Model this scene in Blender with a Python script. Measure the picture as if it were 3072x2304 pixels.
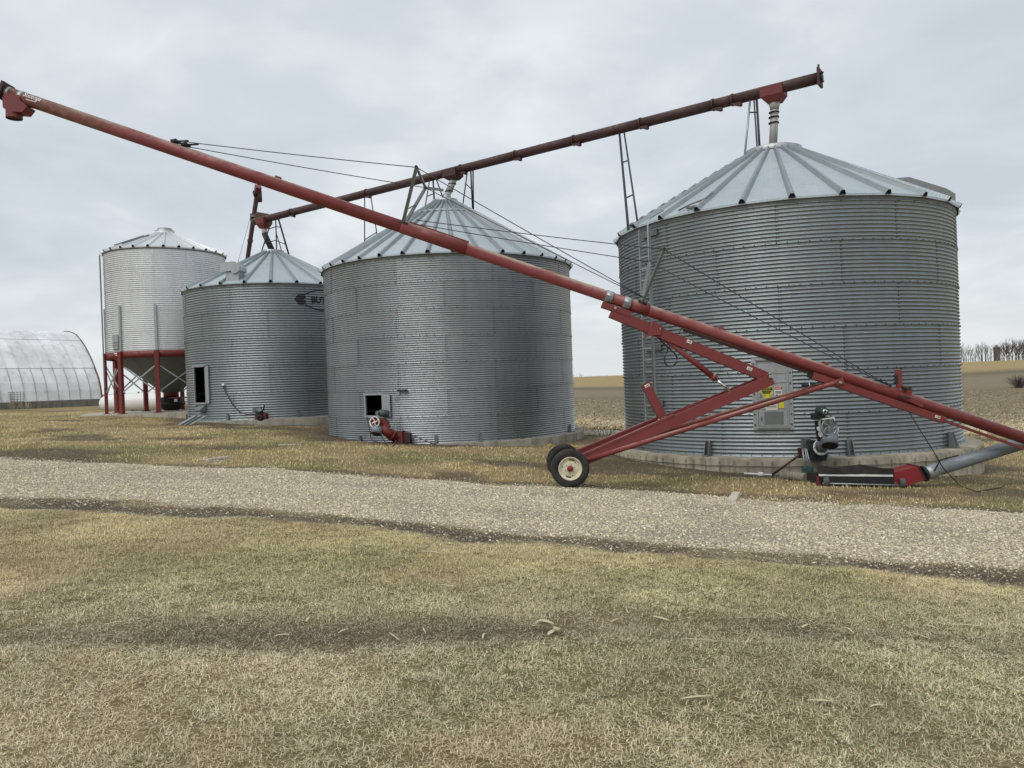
import bpy, bmesh, math, random
import numpy as np
from mathutils import Vector, Matrix, noise as mnoise

random.seed(7); rng = np.random.default_rng(11)
for o in list(bpy.data.objects): bpy.data.objects.remove(o)
S = bpy.context.scene
COL = S.collection

# ------------------------------------------------------------------ camera
EYE = 1.8; FPX = 2308.0; CX, CY = 1536.0, 1152.0       # photograph pixel frame 3072 x 2304
PITCH = math.radians(0.19); ROLL = math.radians(2.15)
cam = bpy.data.cameras.new('camera'); camo = bpy.data.objects.new('camera', cam); COL.objects.link(camo)
cam.sensor_fit = 'HORIZONTAL'; cam.sensor_width = 36.0; cam.lens = FPX / 3072 * 36.0
cam.clip_start = 0.05; cam.clip_end = 5000
R0 = Vector((1, 0, 0)); F0 = Vector((0, math.cos(PITCH), -math.sin(PITCH))); U0 = R0.cross(F0)
XC = R0 * math.cos(ROLL) - U0 * math.sin(ROLL); YC = R0 * math.sin(ROLL) + U0 * math.cos(ROLL)
camo.matrix_world = Matrix(((XC.x, YC.x, -F0.x, 0), (XC.y, YC.y, -F0.y, 0), (XC.z, YC.z, -F0.z, EYE), (0, 0, 0, 1)))
S.camera = camo
S.render.resolution_x = 1024; S.render.resolution_y = 768
S.render.engine = 'CYCLES'
S.view_settings.view_transform = 'Standard'; S.view_settings.look = 'None'
S.view_settings.exposure = 0.0; S.view_settings.gamma = 1.0; S.view_settings.use_curve_mapping = False

# ------------------------------------------------------------------ sky and sun (overcast)
SUN_EL, SUN_AZ = math.radians(52), math.radians(215)     # azimuth clockwise from +Y: behind the camera, to the left
W = bpy.data.worlds.new('World'); S.world = W; W.use_nodes = True
nt = W.node_tree; N = nt.nodes; L = nt.links
for n in list(N): N.remove(n)
out = N.new('ShaderNodeOutputWorld'); bg = N.new('ShaderNodeBackground'); bg.inputs['Strength'].default_value = 0.1
sky = N.new('ShaderNodeTexSky'); sky.sky_type = 'NISHITA'; sky.sun_disc = False
sky.sun_elevation = SUN_EL; sky.sun_rotation = SUN_AZ; sky.air_density = 1.0; sky.dust_density = 2.0
tc = N.new('ShaderNodeTexCoord'); sep = N.new('ShaderNodeSeparateXYZ'); L.new(tc.outputs['Generated'], sep.inputs[0])
def wm(op, a, b=None):
    m = N.new('ShaderNodeMath'); m.operation = op
    for i, v in enumerate((a, b)):
        if v is None: continue
        if isinstance(v, (int, float)): m.inputs[i].default_value = v
        else: L.new(v, m.inputs[i])
    return m.outputs[0]
zc = wm('MAXIMUM', sep.outputs[2], 0.0); den = wm('ADD', zc, 0.22)
cmb = N.new('ShaderNodeCombineXYZ'); L.new(wm('DIVIDE', sep.outputs[0], den), cmb.inputs[0]); L.new(wm('DIVIDE', sep.outputs[1], den), cmb.inputs[1])
def wnoise(scale, detail, dist):
    n = N.new('ShaderNodeTexNoise'); n.inputs['Scale'].default_value = scale; n.inputs['Detail'].default_value = detail
    n.inputs['Roughness'].default_value = 0.52; n.inputs['Distortion'].default_value = dist; L.new(cmb.outputs[0], n.inputs['Vector']); return n.outputs['Fac']
nz = wm('ADD', wm('MULTIPLY', wnoise(0.85, 5, 0.4), 0.65), wm('MULTIPLY', wnoise(2.6, 6, 0.3), 0.35))
cr = N.new('ShaderNodeValToRGB'); L.new(nz, cr.inputs[0])
e = cr.color_ramp.elements
e[0].position = 0.40; e[0].color = (0.605, 0.662, 0.722, 1)
e[1].position = 0.60; e[1].color = (0.86, 0.895, 0.915, 1)
e2 = cr.color_ramp.elements.new(0.5); e2.color = (0.69, 0.742, 0.795, 1)
hz = N.new('ShaderNodeMapRange'); L.new(zc, hz.inputs[0]); hz.inputs[1].default_value = 0.0; hz.inputs[2].default_value = 0.17
hz.inputs[3].default_value = 0.75; hz.inputs[4].default_value = 0.0; hz.interpolation_type = 'SMOOTHSTEP'
mx = N.new('ShaderNodeMix'); mx.data_type = 'RGBA'; L.new(hz.outputs[0], mx.inputs['Factor']); L.new(cr.outputs[0], mx.inputs['A'])
mx.inputs['B'].default_value = (0.80, 0.83, 0.83, 1)
sc = N.new('ShaderNodeVectorMath'); sc.operation = 'SCALE'; L.new(mx.outputs['Result'], sc.inputs[0]); sc.inputs['Scale'].default_value = 10.0
cov = N.new('ShaderNodeMix'); cov.data_type = 'RGBA'; cov.inputs['Factor'].default_value = 0.96      # cloud cover over the clear sky
L.new(sky.outputs[0], cov.inputs['A']); L.new(sc.outputs[0], cov.inputs['B'])
L.new(cov.outputs['Result'], bg.inputs['Color']); L.new(bg.outputs[0], out.inputs[0])
sun = bpy.data.lights.new('sun', 'SUN'); sun.energy = 1.5; sun.angle = math.radians(38); sun.color = (1.0, 0.97, 0.92)
suno = bpy.data.objects.new('sun', sun); COL.objects.link(suno)
sd = Vector((math.sin(SUN_AZ) * math.cos(SUN_EL), math.cos(SUN_AZ) * math.cos(SUN_EL), math.sin(SUN_EL)))
suno.rotation_euler = sd.to_track_quat('Z', 'Y').to_euler(); suno.location = (0, 0, 40)

# ------------------------------------------------------------------ pixel -> direction, terrain
def ray(px, py):
    u = (px - CX) / FPX; v = (CY - py) / FPX
    d = XC * u + YC * v + F0
    return d / d.y
CAM = Vector((0, 0, EYE))
def at(px, py, y): return CAM + ray(px, py) * y
def sst(a, b, x):
    t = np.clip((np.asarray(x, float) - a) / (b - a), 0, 1); return t * t * (3 - 2 * t)
BUMPS = [(1.07, 14.2, 3.0, -0.035), (-17.5, 36.5, 7.0, 0.16), (-9.6, 31.0, 4.0, 0.07), (3.6, 30.5, 3.0, 0.12), (6.3, 20, 6, 0.03)]
def hgt(x, y):
    x = np.asarray(x, float); y = np.asarray(y, float)
    xs = 28 * np.tanh(x / 28)
    b = -0.0624 * xs - 0.0078 * np.minimum(y, 60)
    for bx, by, s, a in BUMPS: b = b + a * np.exp(-((x - bx) ** 2 + (y - by) ** 2) / (2 * s * s))
    r = np.hypot(x, y); k = sst(60, 300, r)
    return b * (1 - k) + 2.6 * k
def H(x, y): return float(hgt(x, y))
def ground(px, py):
    d = ray(px, py); lo, hi = 0.5, 400.0
    t = 0.5
    while t < 400:
        p = CAM + d * t
        if p.z < H(p.x, p.y): break
        t *= 1.02
    lo, hi = t / 1.02, t
    for _ in range(40):
        m = (lo + hi) / 2; p = CAM + d * m
        if p.z < H(p.x, p.y): hi = m
        else: lo = m
    p = CAM + d * hi; return Vector((p.x, p.y, H(p.x, p.y)))

# ------------------------------------------------------------------ material helpers
class NT:
    def __init__(s, name):
        s.m = bpy.data.materials.new(name); s.m.use_nodes = True
        s.t = s.m.node_tree; s.b = s.t.nodes['Principled BSDF']
        s.geo = s.t.nodes.new('ShaderNodeNewGeometry')
    def n(s, typ, **kw):
        n = s.t.nodes.new(typ)
        for k, v in kw.items():
            if k in n.inputs: n.inputs[k].default_value = v
            else: setattr(n, k, v)
        return n
    def l(s, a, b): s.t.links.new(a, b)
    def pos(s, sx=1, sy=1, sz=1):
        m = s.n('ShaderNodeMapping'); m.inputs['Scale'].default_value = (sx, sy, sz); s.l(s.geo.outputs['Position'], m.inputs[0]); return m.outputs[0]
    def noise(s, scale, detail=4, vec=None, rough=0.55, dist=0.0):
        n = s.n('ShaderNodeTexNoise'); n.inputs['Scale'].default_value = scale; n.inputs['Detail'].default_value = detail
        n.inputs['Roughness'].default_value = rough; n.inputs['Distortion'].default_value = dist
        s.l(vec or s.geo.outputs['Position'], n.inputs['Vector']); return n.outputs['Fac']
    def math(s, op, a, b=0.0, clamp=False):
        m = s.n('ShaderNodeMath'); m.operation = op; m.use_clamp = clamp
        for i, v in enumerate((a, b)):
            if isinstance(v, (int, float)): m.inputs[i].default_value = v
            else: s.l(v, m.inputs[i])
        return m.outputs[0]
    def rng(s, v, a, b, c=0.0, d=1.0):
        m = s.n('ShaderNodeMapRange'); s.l(v, m.inputs[0]); m.interpolation_type = 'SMOOTHSTEP'
        for i, q in enumerate((a, b, c, d)): m.inputs[i + 1].default_value = q
        return m.outputs[0]
    def mix(s, f, a, b, blend='MIX'):
        m = s.n('ShaderNodeMix'); m.data_type = 'RGBA'; m.blend_type = blend
        if isinstance(f, (int, float)): m.inputs['Factor'].default_value = f
        else: s.l(f, m.inputs['Factor'])
        for k, v in (('A', a), ('B', b)):
            if isinstance(v, tuple): m.inputs[k].default_value = (*v[:3], 1)
            else: s.l(v, m.inputs[k])
        return m.outputs['Result']
    def bump(s, h, dist=0.01, strength=0.5):
        b = s.n('ShaderNodeBump'); b.inputs['Strength'].default_value = strength; b.inputs['Distance'].default_value = dist
        s.l(h, b.inputs['Height']); s.l(b.outputs[0], s.b.inputs['Normal'])
    def done(s, col, rough=0.6, metal=0.0, spec=0.4):
        for k, v in (('Base Color', col), ('Roughness', rough), ('Metallic', metal), ('Specular IOR Level', spec)):
            if isinstance(v, tuple): s.b.inputs[k].default_value = (*v[:3], 1)
            elif isinstance(v, (int, float)): s.b.inputs[k].default_value = v
            else: s.l(v, s.b.inputs[k])
        return s.m
def simple(name, c, rough=0.6, metal=0.0, var=0.25, scale=9.0, bump=0.0):
    m = NT(name); f = m.rng(m.noise(scale, 5), 0.3, 0.7)
    col = m.mix(f, tuple(v * (1 - var) for v in c), tuple(min(1, v * (1 + var)) for v in c))
    if bump: m.bump(m.noise(scale * 6, 4), bump, 0.5)
    return m.done(col, rough, metal)
def galv(name, c1, c2, metal=0.75, r0=0.42, r1=0.62, streak=0.5, rust=0.0, dirt=(0.16, 0.16, 0.14)):
    m = NT(name)
    big = m.rng(m.noise(0.55, 4), 0.3, 0.72); st = m.rng(m.noise(3.0, 4, m.pos(1.6, 1.6, 0.16)), 0.42, 0.75)
    fine = m.noise(26, 3); oi = m.n('ShaderNodeObjectInfo')
    f = m.math('ADD', m.math('MULTIPLY', big, 0.45), m.math('ADD', m.math('MULTIPLY', fine, 0.3), m.math('MULTIPLY', oi.outputs['Random'], 0.12)), True)
    col = m.mix(f, c1, c2)
    col = m.mix(m.math('MULTIPLY', st, streak), col, dirt)
    if rust:
        rf = m.rng(m.noise(2.2, 6, m.pos(1, 1, 0.35)), 0.66, 0.8); col = m.mix(m.math('MULTIPLY', rf, rust), col, (0.16, 0.085, 0.045))
    vor = m.n('ShaderNodeTexVoronoi'); vor.inputs['Scale'].default_value = 45; m.l(m.geo.outputs['Position'], vor.inputs['Vector'])
    col = m.mix(0.12, col, vor.outputs['Color'], 'OVERLAY')
    rgh = m.rng(fine, 0.3, 0.7, r0, r1)
    return m.done(col, rgh, metal)
def redpaint(name, base, faded, rustamt=0.5, topfade=0.6, rough=0.45, dirty=0.0, oldend=False):
    m = NT(name)
    a = m.rng(m.noise(1.1, 5), 0.3, 0.7); b = m.rng(m.noise(7, 6), 0.35, 0.7)
    col = m.mix(m.math('MULTIPLY', a, 0.55), base, faded)
    # chalked, dust-worn paint where rain and sun reach it, broken up in patches
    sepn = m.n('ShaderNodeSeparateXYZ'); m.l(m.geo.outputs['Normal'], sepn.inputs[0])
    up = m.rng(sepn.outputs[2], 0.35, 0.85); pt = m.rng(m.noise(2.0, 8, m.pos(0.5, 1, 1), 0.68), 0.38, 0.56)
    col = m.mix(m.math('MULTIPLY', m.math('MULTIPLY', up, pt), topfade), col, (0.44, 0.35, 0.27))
    r2 = m.rng(m.noise(4.2, 8, m.pos(0.6, 1, 1), 0.65), 0.60, 0.72)
    col = m.mix(m.math('MULTIPLY', r2, rustamt), col, (0.15, 0.07, 0.035))
    if oldend:      # the first lengths behind the spout have lost most of their paint
        sx = m.n('ShaderNodeSeparateXYZ'); m.l(m.geo.outputs['Position'], sx.inputs[0])
        k = m.math('ADD', m.rng(sx.outputs[0], -4.2, -9.5), m.math('MULTIPLY', m.math('SUBTRACT', m.noise(2.4, 7, m.pos(0.5, 1, 1), 0.65), 0.5), 1.5))
        col = m.mix(m.math('MULTIPLY', m.rng(k, 0.45, 0.85), 0.75), col, m.mix(m.rng(m.noise(9, 6), 0.4, 0.65), (0.13, 0.055, 0.03), (0.21, 0.13, 0.085)))
    col = m.mix(m.math('MULTIPLY', b, 0.18 + dirty), col, (0.045, 0.03, 0.026))
    m.bump(m.noise(60, 4), 0.002, 0.3)
    return m.done(col, m.rng(b, 0, 1, rough, rough + 0.22), 0.0, 0.45)

M = {}
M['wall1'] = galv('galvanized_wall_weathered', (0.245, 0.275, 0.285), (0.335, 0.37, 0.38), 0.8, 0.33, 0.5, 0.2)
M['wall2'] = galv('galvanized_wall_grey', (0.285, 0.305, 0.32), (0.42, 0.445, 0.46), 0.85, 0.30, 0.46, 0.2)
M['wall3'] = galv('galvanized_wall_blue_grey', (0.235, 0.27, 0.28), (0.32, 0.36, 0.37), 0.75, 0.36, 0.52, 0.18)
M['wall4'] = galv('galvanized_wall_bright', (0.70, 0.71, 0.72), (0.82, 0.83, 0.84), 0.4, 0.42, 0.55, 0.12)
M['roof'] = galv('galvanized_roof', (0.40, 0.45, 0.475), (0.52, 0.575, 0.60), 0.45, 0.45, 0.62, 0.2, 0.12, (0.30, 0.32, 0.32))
M['roof4'] = galv('galvanized_roof_bright', (0.56, 0.58, 0.59), (0.70, 0.71, 0.71), 0.45, 0.45, 0.6, 0.12, 0.05, (0.4, 0.4, 0.38))
M['rib'] = galv('galvanized_rib', (0.25, 0.285, 0.30), (0.34, 0.375, 0.39), 0.5, 0.45, 0.62, 0.25, 0.1)
M['galv'] = galv('galvanized_trim', (0.36, 0.38, 0.39), (0.50, 0.52, 0.53), 0.7, 0.4, 0.6, 0.3)
M['galvdark'] = galv('galvanized_dull_steel', (0.16, 0.17, 0.17), (0.26, 0.27, 0.27), 0.6, 0.45, 0.65, 0.3, 0.2)
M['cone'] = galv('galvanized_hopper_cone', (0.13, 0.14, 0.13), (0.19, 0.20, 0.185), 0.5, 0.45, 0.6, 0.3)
M['greytube'] = galv('grey_painted_tube', (0.17, 0.195, 0.215), (0.24, 0.27, 0.29), 0.15, 0.4, 0.55, 0.25)
M['red'] = redpaint('red_auger_paint', (0.205, 0.033, 0.033), (0.275, 0.072, 0.066), 0.5, 0.9, 0.42, 0.0, True)
M['redold'] = redpaint('dirty_dark_red_paint', (0.055, 0.021, 0.019), (0.078, 0.034, 0.03), 0.35, 0.3, 0.5, 0.2)
M['redbeam'] = redpaint('red_beam_paint', (0.185, 0.028, 0.028), (0.225, 0.042, 0.042), 0.15, 0.15, 0.38)
M['redleg'] = redpaint('red_leg_paint', (0.17, 0.02, 0.018), (0.21, 0.035, 0.03), 0.1, 0.1, 0.45)
M['brightred'] = redpaint('bright_red_paint', (0.24, 0.012, 0.018), (0.28, 0.025, 0.03), 0.05, 0.1, 0.4)
M['black'] = simple('black_steel', (0.018, 0.018, 0.02), 0.5, 0.0, 0.3, 12)
M['bolt'] = simple('dark_bolt_heads', (0.07, 0.075, 0.078), 0.55, 0.4, 0.3, 20)
M['cable'] = simple('steel_cable', (0.06, 0.06, 0.065), 0.5, 0.5, 0.3, 20)
M['chrome'] = simple('chrome_rod', (0.75, 0.76, 0.78), 0.18, 1.0, 0.05, 6)
M['rubber'] = simple('tyre_rubber', (0.027, 0.025, 0.023), 0.8, 0.0, 0.55, 5, 0.004)
M['blackrubber'] = simple('black_rubber_hose', (0.015, 0.015, 0.016), 0.45, 0.0, 0.2, 18)
M['cream'] = simple('cream_rim_paint', (0.66, 0.61, 0.44), 0.5, 0.0, 0.10, 14)
M['white'] = simple('white_paint', (0.78, 0.78, 0.77), 0.5, 0.0, 0.06, 8)
M['tank'] = simple('white_tank_paint', (0.80, 0.80, 0.79), 0.4, 0.0, 0.04, 2)
M['yellow'] = simple('yellow_sign', (0.62, 0.55, 0.03), 0.5, 0.0, 0.1, 14)
M['signred'] = simple('sign_red', (0.42, 0.02, 0.04), 0.5, 0.0, 0.1, 14)
M['decal'] = simple('decal_white', (0.70, 0.68, 0.62), 0.5, 0.0, 0.08, 30)
M['ink'] = simple('print_black', (0.02, 0.02, 0.022), 0.6, 0.0, 0.2, 10)
M['logo'] = simple('faded_logo_print', (0.035, 0.038, 0.045), 0.6, 0.1, 0.4, 14)
M['green'] = simple('dark_green_motor', (0.015, 0.045, 0.038), 0.4, 0.0, 0.25, 12)
M['motor'] = simple('grey_green_motor', (0.075, 0.11, 0.105), 0.45, 0.2, 0.25, 12)
M['darkboot'] = simple('dark_grey_rubber', (0.075, 0.077, 0.08), 0.75, 0.0, 0.25, 6)
M['bark'] = simple('grey_bark', (0.13, 0.115, 0.10), 0.9, 0, 0.3, 3)
M['twig'] = simple('grey_twigs', (0.115, 0.10, 0.092), 0.9, 0, 0.3, 3)
M['straw'] = simple('dry_corn_husk', (0.52, 0.45, 0.29), 0.8, 0, 0.25, 8)
M['wood'] = simple('weathered_wood', (0.56, 0.51, 0.43), 0.85, 0, 0.25, 30, 0.003)
M['rope'] = simple('yellow_twine', (0.55, 0.38, 0.10), 0.8, 0, 0.2, 10)
def concrete(name, c1, c2, moss=0.0, fscale=2.0):
    m = NT(name); f = m.rng(m.noise(fscale, 7), 0.3, 0.7)
    col = m.mix(f, c1, c2)
    st = m.rng(m.noise(2.2, 5, m.pos(2, 2, 0.25)), 0.45, 0.7); col = m.mix(m.math('MULTIPLY', st, 0.55), col, tuple(v * 0.42 for v in c1))
    if moss: col = m.mix(m.math('MULTIPLY', m.rng(m.noise(1.1, 5), 0.5, 0.7), moss), col, (0.14, 0.15, 0.07))
    m.bump(m.noise(28, 6), 0.012, 0.6)
    return m.done(col, 0.88)
M['concrete'] = concrete('weathered_concrete', (0.25, 0.22, 0.165), (0.40, 0.36, 0.275), 0.4)
M['concretegrey'] = concrete('grey_brown_concrete', (0.22, 0.20, 0.165), (0.33, 0.305, 0.25), 0.3)
M['slab'] = concrete('pale_concrete_slab', (0.40, 0.36, 0.29), (0.52, 0.48, 0.40))
M['barnbase'] = concrete('barn_foundation_concrete', (0.15, 0.14, 0.125), (0.22, 0.205, 0.18))
def barnsheet():
    m = NT('weathered_barn_sheet')
    f = m.rng(m.noise(0.6, 6), 0.32, 0.68); col = m.mix(f, (0.70, 0.71, 0.72), (0.90, 0.91, 0.92))
    st = m.rng(m.noise(1.6, 6, m.pos(1, 1, 0.6), 0.65), 0.5, 0.72); col = m.mix(m.math('MULTIPLY', st, 0.55), col, (0.42, 0.39, 0.36))
    oi = m.n('ShaderNodeObjectInfo'); col = m.mix(m.math('MULTIPLY', oi.outputs['Random'], 0.25), col, (0.50, 0.50, 0.48))
    return m.done(col, 0.6, 0.25)
M['barn'] = barnsheet()

# ------------------------------------------------------------------ mesh helpers
class MB:
    def __init__(s): s.v = []; s.f = []; s.sm = []
    def add(s, vs, fs, smooth=False):
        o = len(s.v); s.v += [Vector(p) for p in vs]
        for f in fs: s.f.append(tuple(i + o for i in f)); s.sm.append(smooth)
        return s
    def box(s, c, sx, sy, sz, rz=0.0):
        c = Vector(c); cs, sn = math.cos(rz), math.sin(rz); vs = []
        for z in (-1, 1):
            for x, y in ((-1, -1), (1, -1), (1, 1), (-1, 1)):
                X, Y = x * sx / 2, y * sy / 2; vs.append(c + Vector((X * cs - Y * sn, X * sn + Y * cs, z * sz / 2)))
        return s.add(vs, [(3, 2, 1, 0), (4, 5, 6, 7), (0, 1, 5, 4), (1, 2, 6, 5), (2, 3, 7, 6), (3, 0, 4, 7)])
    def beam(s, a, b, w, h, up=(0, 0, 1), ext=0.0):
        # w: width across, h: height along 'up'
        a = Vector(a); b = Vector(b); d = (b - a).normalized(); a = a - d * ext; b = b + d * ext
        sd = d.cross(Vector(up))
        if sd.length < 1e-4: sd = d.cross(Vector((1, 0, 0)))
        sd.normalize(); u = sd.cross(d)
        vs = [p + sd * (x * w / 2) + u * (z * h / 2) for p in (a, b) for x, z in ((-1, -1), (1, -1), (1, 1), (-1, 1))]
        return s.add(vs, [(0, 1, 2, 3), (7, 6, 5, 4), (0, 4, 5, 1), (1, 5, 6, 2), (2, 6, 7, 3), (3, 7, 4, 0)])
    def tube(s, a, b, r, r2=None, n=14, caps=True):
        a = Vector(a); b = Vector(b); r2 = r if r2 is None else r2
        d = (b - a).normalized(); t = Vector((0, 0, 1)) if abs(d.z) < 0.9 else Vector((1, 0, 0))
        x = d.cross(t).normalized(); y = x.cross(d); o = len(s.v)
        for p, q in ((a, r), (b, r2)):
            for i in range(n):
                th = 2 * math.pi * i / n; s.v.append(p + (x * math.cos(th) + y * math.sin(th)) * q)
        for i in range(n):
            j = (i + 1) % n; s.f.append((o + i, o + n + i, o + n + j, o + j)); s.sm.append(True)
        if caps:
            s.f.append(tuple(o + i for i in range(n))); s.sm.append(False)
            s.f.append(tuple(o + n + i for i in reversed(range(n)))); s.sm.append(False)
        return s
    def path(s, pts, r, n=6):
        pts = [Vector(p) for p in pts]; o = len(s.v); k = len(pts)
        for i, p in enumerate(pts):
            d = (pts[min(i + 1, k - 1)] - pts[max(i - 1, 0)]).normalized()
            t = Vector((0, 0, 1)) if abs(d.z) < 0.9 else Vector((1, 0, 0))
            x = d.cross(t).normalized(); y = x.cross(d)
            for j in range(n):
                th = 2 * math.pi * j / n; s.v.append(p + (x * math.cos(th) + y * math.sin(th)) * r)
        for i in range(k - 1):
            for j in range(n):
                q = (j + 1) % n; s.f.append((o + i * n + j, o + (i + 1) * n + j, o + (i + 1) * n + q, o + i * n + q)); s.sm.append(True)
        s.f.append(tuple(o + j for j in range(n))); s.sm.append(False)
        s.f.append(tuple(o + (k - 1) * n + j for j in reversed(range(n)))); s.sm.append(False)
        return s
    def lathe(s, c, prof, axis=(0, 0, 1), n=32, smooth=True):
        # prof: list of (radius, distance along axis)
        c = Vector(c); d = Vector(axis).normalized(); t = Vector((0, 0, 1)) if abs(d.z) < 0.9 else Vector((1, 0, 0))
        x = d.cross(t).normalized(); y = d.cross(x); o = len(s.v); k = len(prof)
        for r, z in prof:
            for i in range(n):
                th = 2 * math.pi * i / n; s.v.append(c + d * z + (x * math.cos(th) + y * math.sin(th)) * r)
        for a in range(k - 1):
            for i in range(n):
                j = (i + 1) % n; s.f.append((o + a * n + i, o + a * n + j, o + (a + 1) * n + j, o + (a + 1) * n + i)); s.sm.append(smooth)
        return s
    def prism(s, poly, off):
        # poly: planar list of points, extruded by the vector off
        k = len(poly); off = Vector(off); vs = [Vector(p) for p in poly] + [Vector(p) + off for p in poly]
        fs = [tuple(range(k)), tuple(reversed(range(k, 2 * k)))] + [(i, i + k, (i + 1) % k + k, (i + 1) % k) for i in range(k)]
        return s.add(vs, fs)
    def mesh(s, name, mat, origin=(0, 0, 0), fix=True):
        o = Vector(origin); me = bpy.data.meshes.new(name)
        me.from_pydata([tuple(v - o) for v in s.v], [], s.f)
        me.polygons.foreach_set('use_smooth', s.sm); me.update()
        if fix:
            bm = bmesh.new(); bm.from_mesh(me); bmesh.ops.recalc_face_normals(bm, faces=bm.faces[:]); bm.to_mesh(me); bm.free()
        me.materials.append(mat); return me

def tag(o, label=None, cat=None, group=None, kind=None):
    for k, v in (('label', label), ('category', cat), ('group', group), ('kind', kind)):
        if v: o[k] = v
    return o
def root(name, loc, label, cat, group=None):
    o = bpy.data.objects.new(name, None); o.empty_display_size = 0.2; COL.objects.link(o); o.location = loc
    return tag(o, label, cat, group)
ORG = {}
def org(o):
    p = o
    while p.parent: p = p.parent
    return ORG.get(p.name, Vector(p.location))
def part(name, mb, mat, parent, label=None, fix=True, kind=None):
    me = mb.mesh(name, mat, org(parent), fix); o = bpy.data.objects.new(name, me); COL.objects.link(o); o.parent = parent
    if label: o['label'] = label
    if kind: o['kind'] = kind
    return o
def thing(name, mb, mat, label, cat, group=None, base=None):
    c = Vector(base) if base is not None else sum(mb.v, Vector()) / len(mb.v)
    me = mb.mesh(name, mat, c); o = bpy.data.objects.new(name, me); COL.objects.link(o); o.location = c
    return tag(o, label, cat, group)
def inst(name, me, parent, loc=(0, 0, 0), rz=0.0):
    o = bpy.data.objects.new(name, me); COL.objects.link(o); o.parent = parent; o.location = loc; o.rotation_euler = (0, 0, rz); return o
def text_mesh(body, size, shear=0.0, bold=0.0):
    cu = bpy.data.curves.new('txt', 'FONT'); cu.body = body; cu.size = size; cu.shear = shear; cu.offset = bold
    cu.align_x = 'CENTER'; cu.align_y = 'CENTER'; cu.resolution_u = 3
    ob = bpy.data.objects.new('txt', cu); COL.objects.link(ob)
    dg = bpy.context.evaluated_depsgraph_get(); me = bpy.data.meshes.new_from_object(ob.evaluated_get(dg))
    vs = [(v.co.x, v.co.y) for v in me.vertices]; fs = [tuple(p.vertices) for p in me.polygons]
    bpy.data.objects.remove(ob); bpy.data.curves.remove(cu); bpy.data.meshes.remove(me)
    return vs, fs
def sag(a, b, s, n=10):
    a = Vector(a); b = Vector(b); return [a.lerp(b, i / n) - Vector((0, 0, s * 4 * (i / n) * (1 - i / n))) for i in range(n + 1)]

# ================================================================== GROUND
def vnoise(x, y, scale, seed=0):
    r = np.random.default_rng(seed); T = r.random((256, 256))
    X = np.asarray(x, float) / scale; Y = np.asarray(y, float) / scale
    xi = np.floor(X).astype(int); yi = np.floor(Y).astype(int); fx = X - xi; fy = Y - yi
    fx = fx * fx * (3 - 2 * fx); fy = fy * fy * (3 - 2 * fy)
    g = lambda a, b: T[a % 256, b % 256]
    return (g(xi, yi) * (1 - fx) + g(xi + 1, yi) * fx) * (1 - fy) + (g(xi, yi + 1) * (1 - fx) + g(xi + 1, yi + 1) * fx) * fy
def fbm(x, y, scale, seed=0, o=4):
    t = 0; a = 0.5; s = 0
    for i in range(o): t = t + a * vnoise(x, y, scale / 2 ** i, seed + i); s += a; a *= 0.55
    return t / s
def edge(pxs):
    p = [ground(*q) for q in pxs]; p.sort(key=lambda v: v.x); xs = [v.x for v in p]; ys = [v.y for v in p]
    k0 = (ys[2] - ys[0]) / (xs[2] - xs[0]); k1 = (ys[-1] - ys[-3]) / (xs[-1] - xs[-3])
    xs = [xs[0] - 60] + xs + [xs[-1] + 60]; ys = [ys[0] - 60 * k0] + ys + [ys[-1] + 60 * k1]
    return lambda x: np.interp(x, xs, ys)
e_far = edge([(0, 1380), (500, 1398), (1000, 1420), (1600, 1454), (2000, 1478), (2400, 1505), (2800, 1528), (3072, 1545)])
e_near = edge([(0, 1492), (500, 1512), (1000, 1548), (1500, 1592), (2000, 1632), (2500, 1668), (3072, 1705)])
e_dirt = edge([(0, 1532), (500, 1552), (1000, 1588), (1500, 1634), (2000, 1676), (2500, 1716), (3072, 1752)])
e_trk = edge([(0, 1902), (600, 1905), (1000, 1900), (1700, 1882), (2300, 1872), (2600, 1890), (3072, 1945)])
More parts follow.
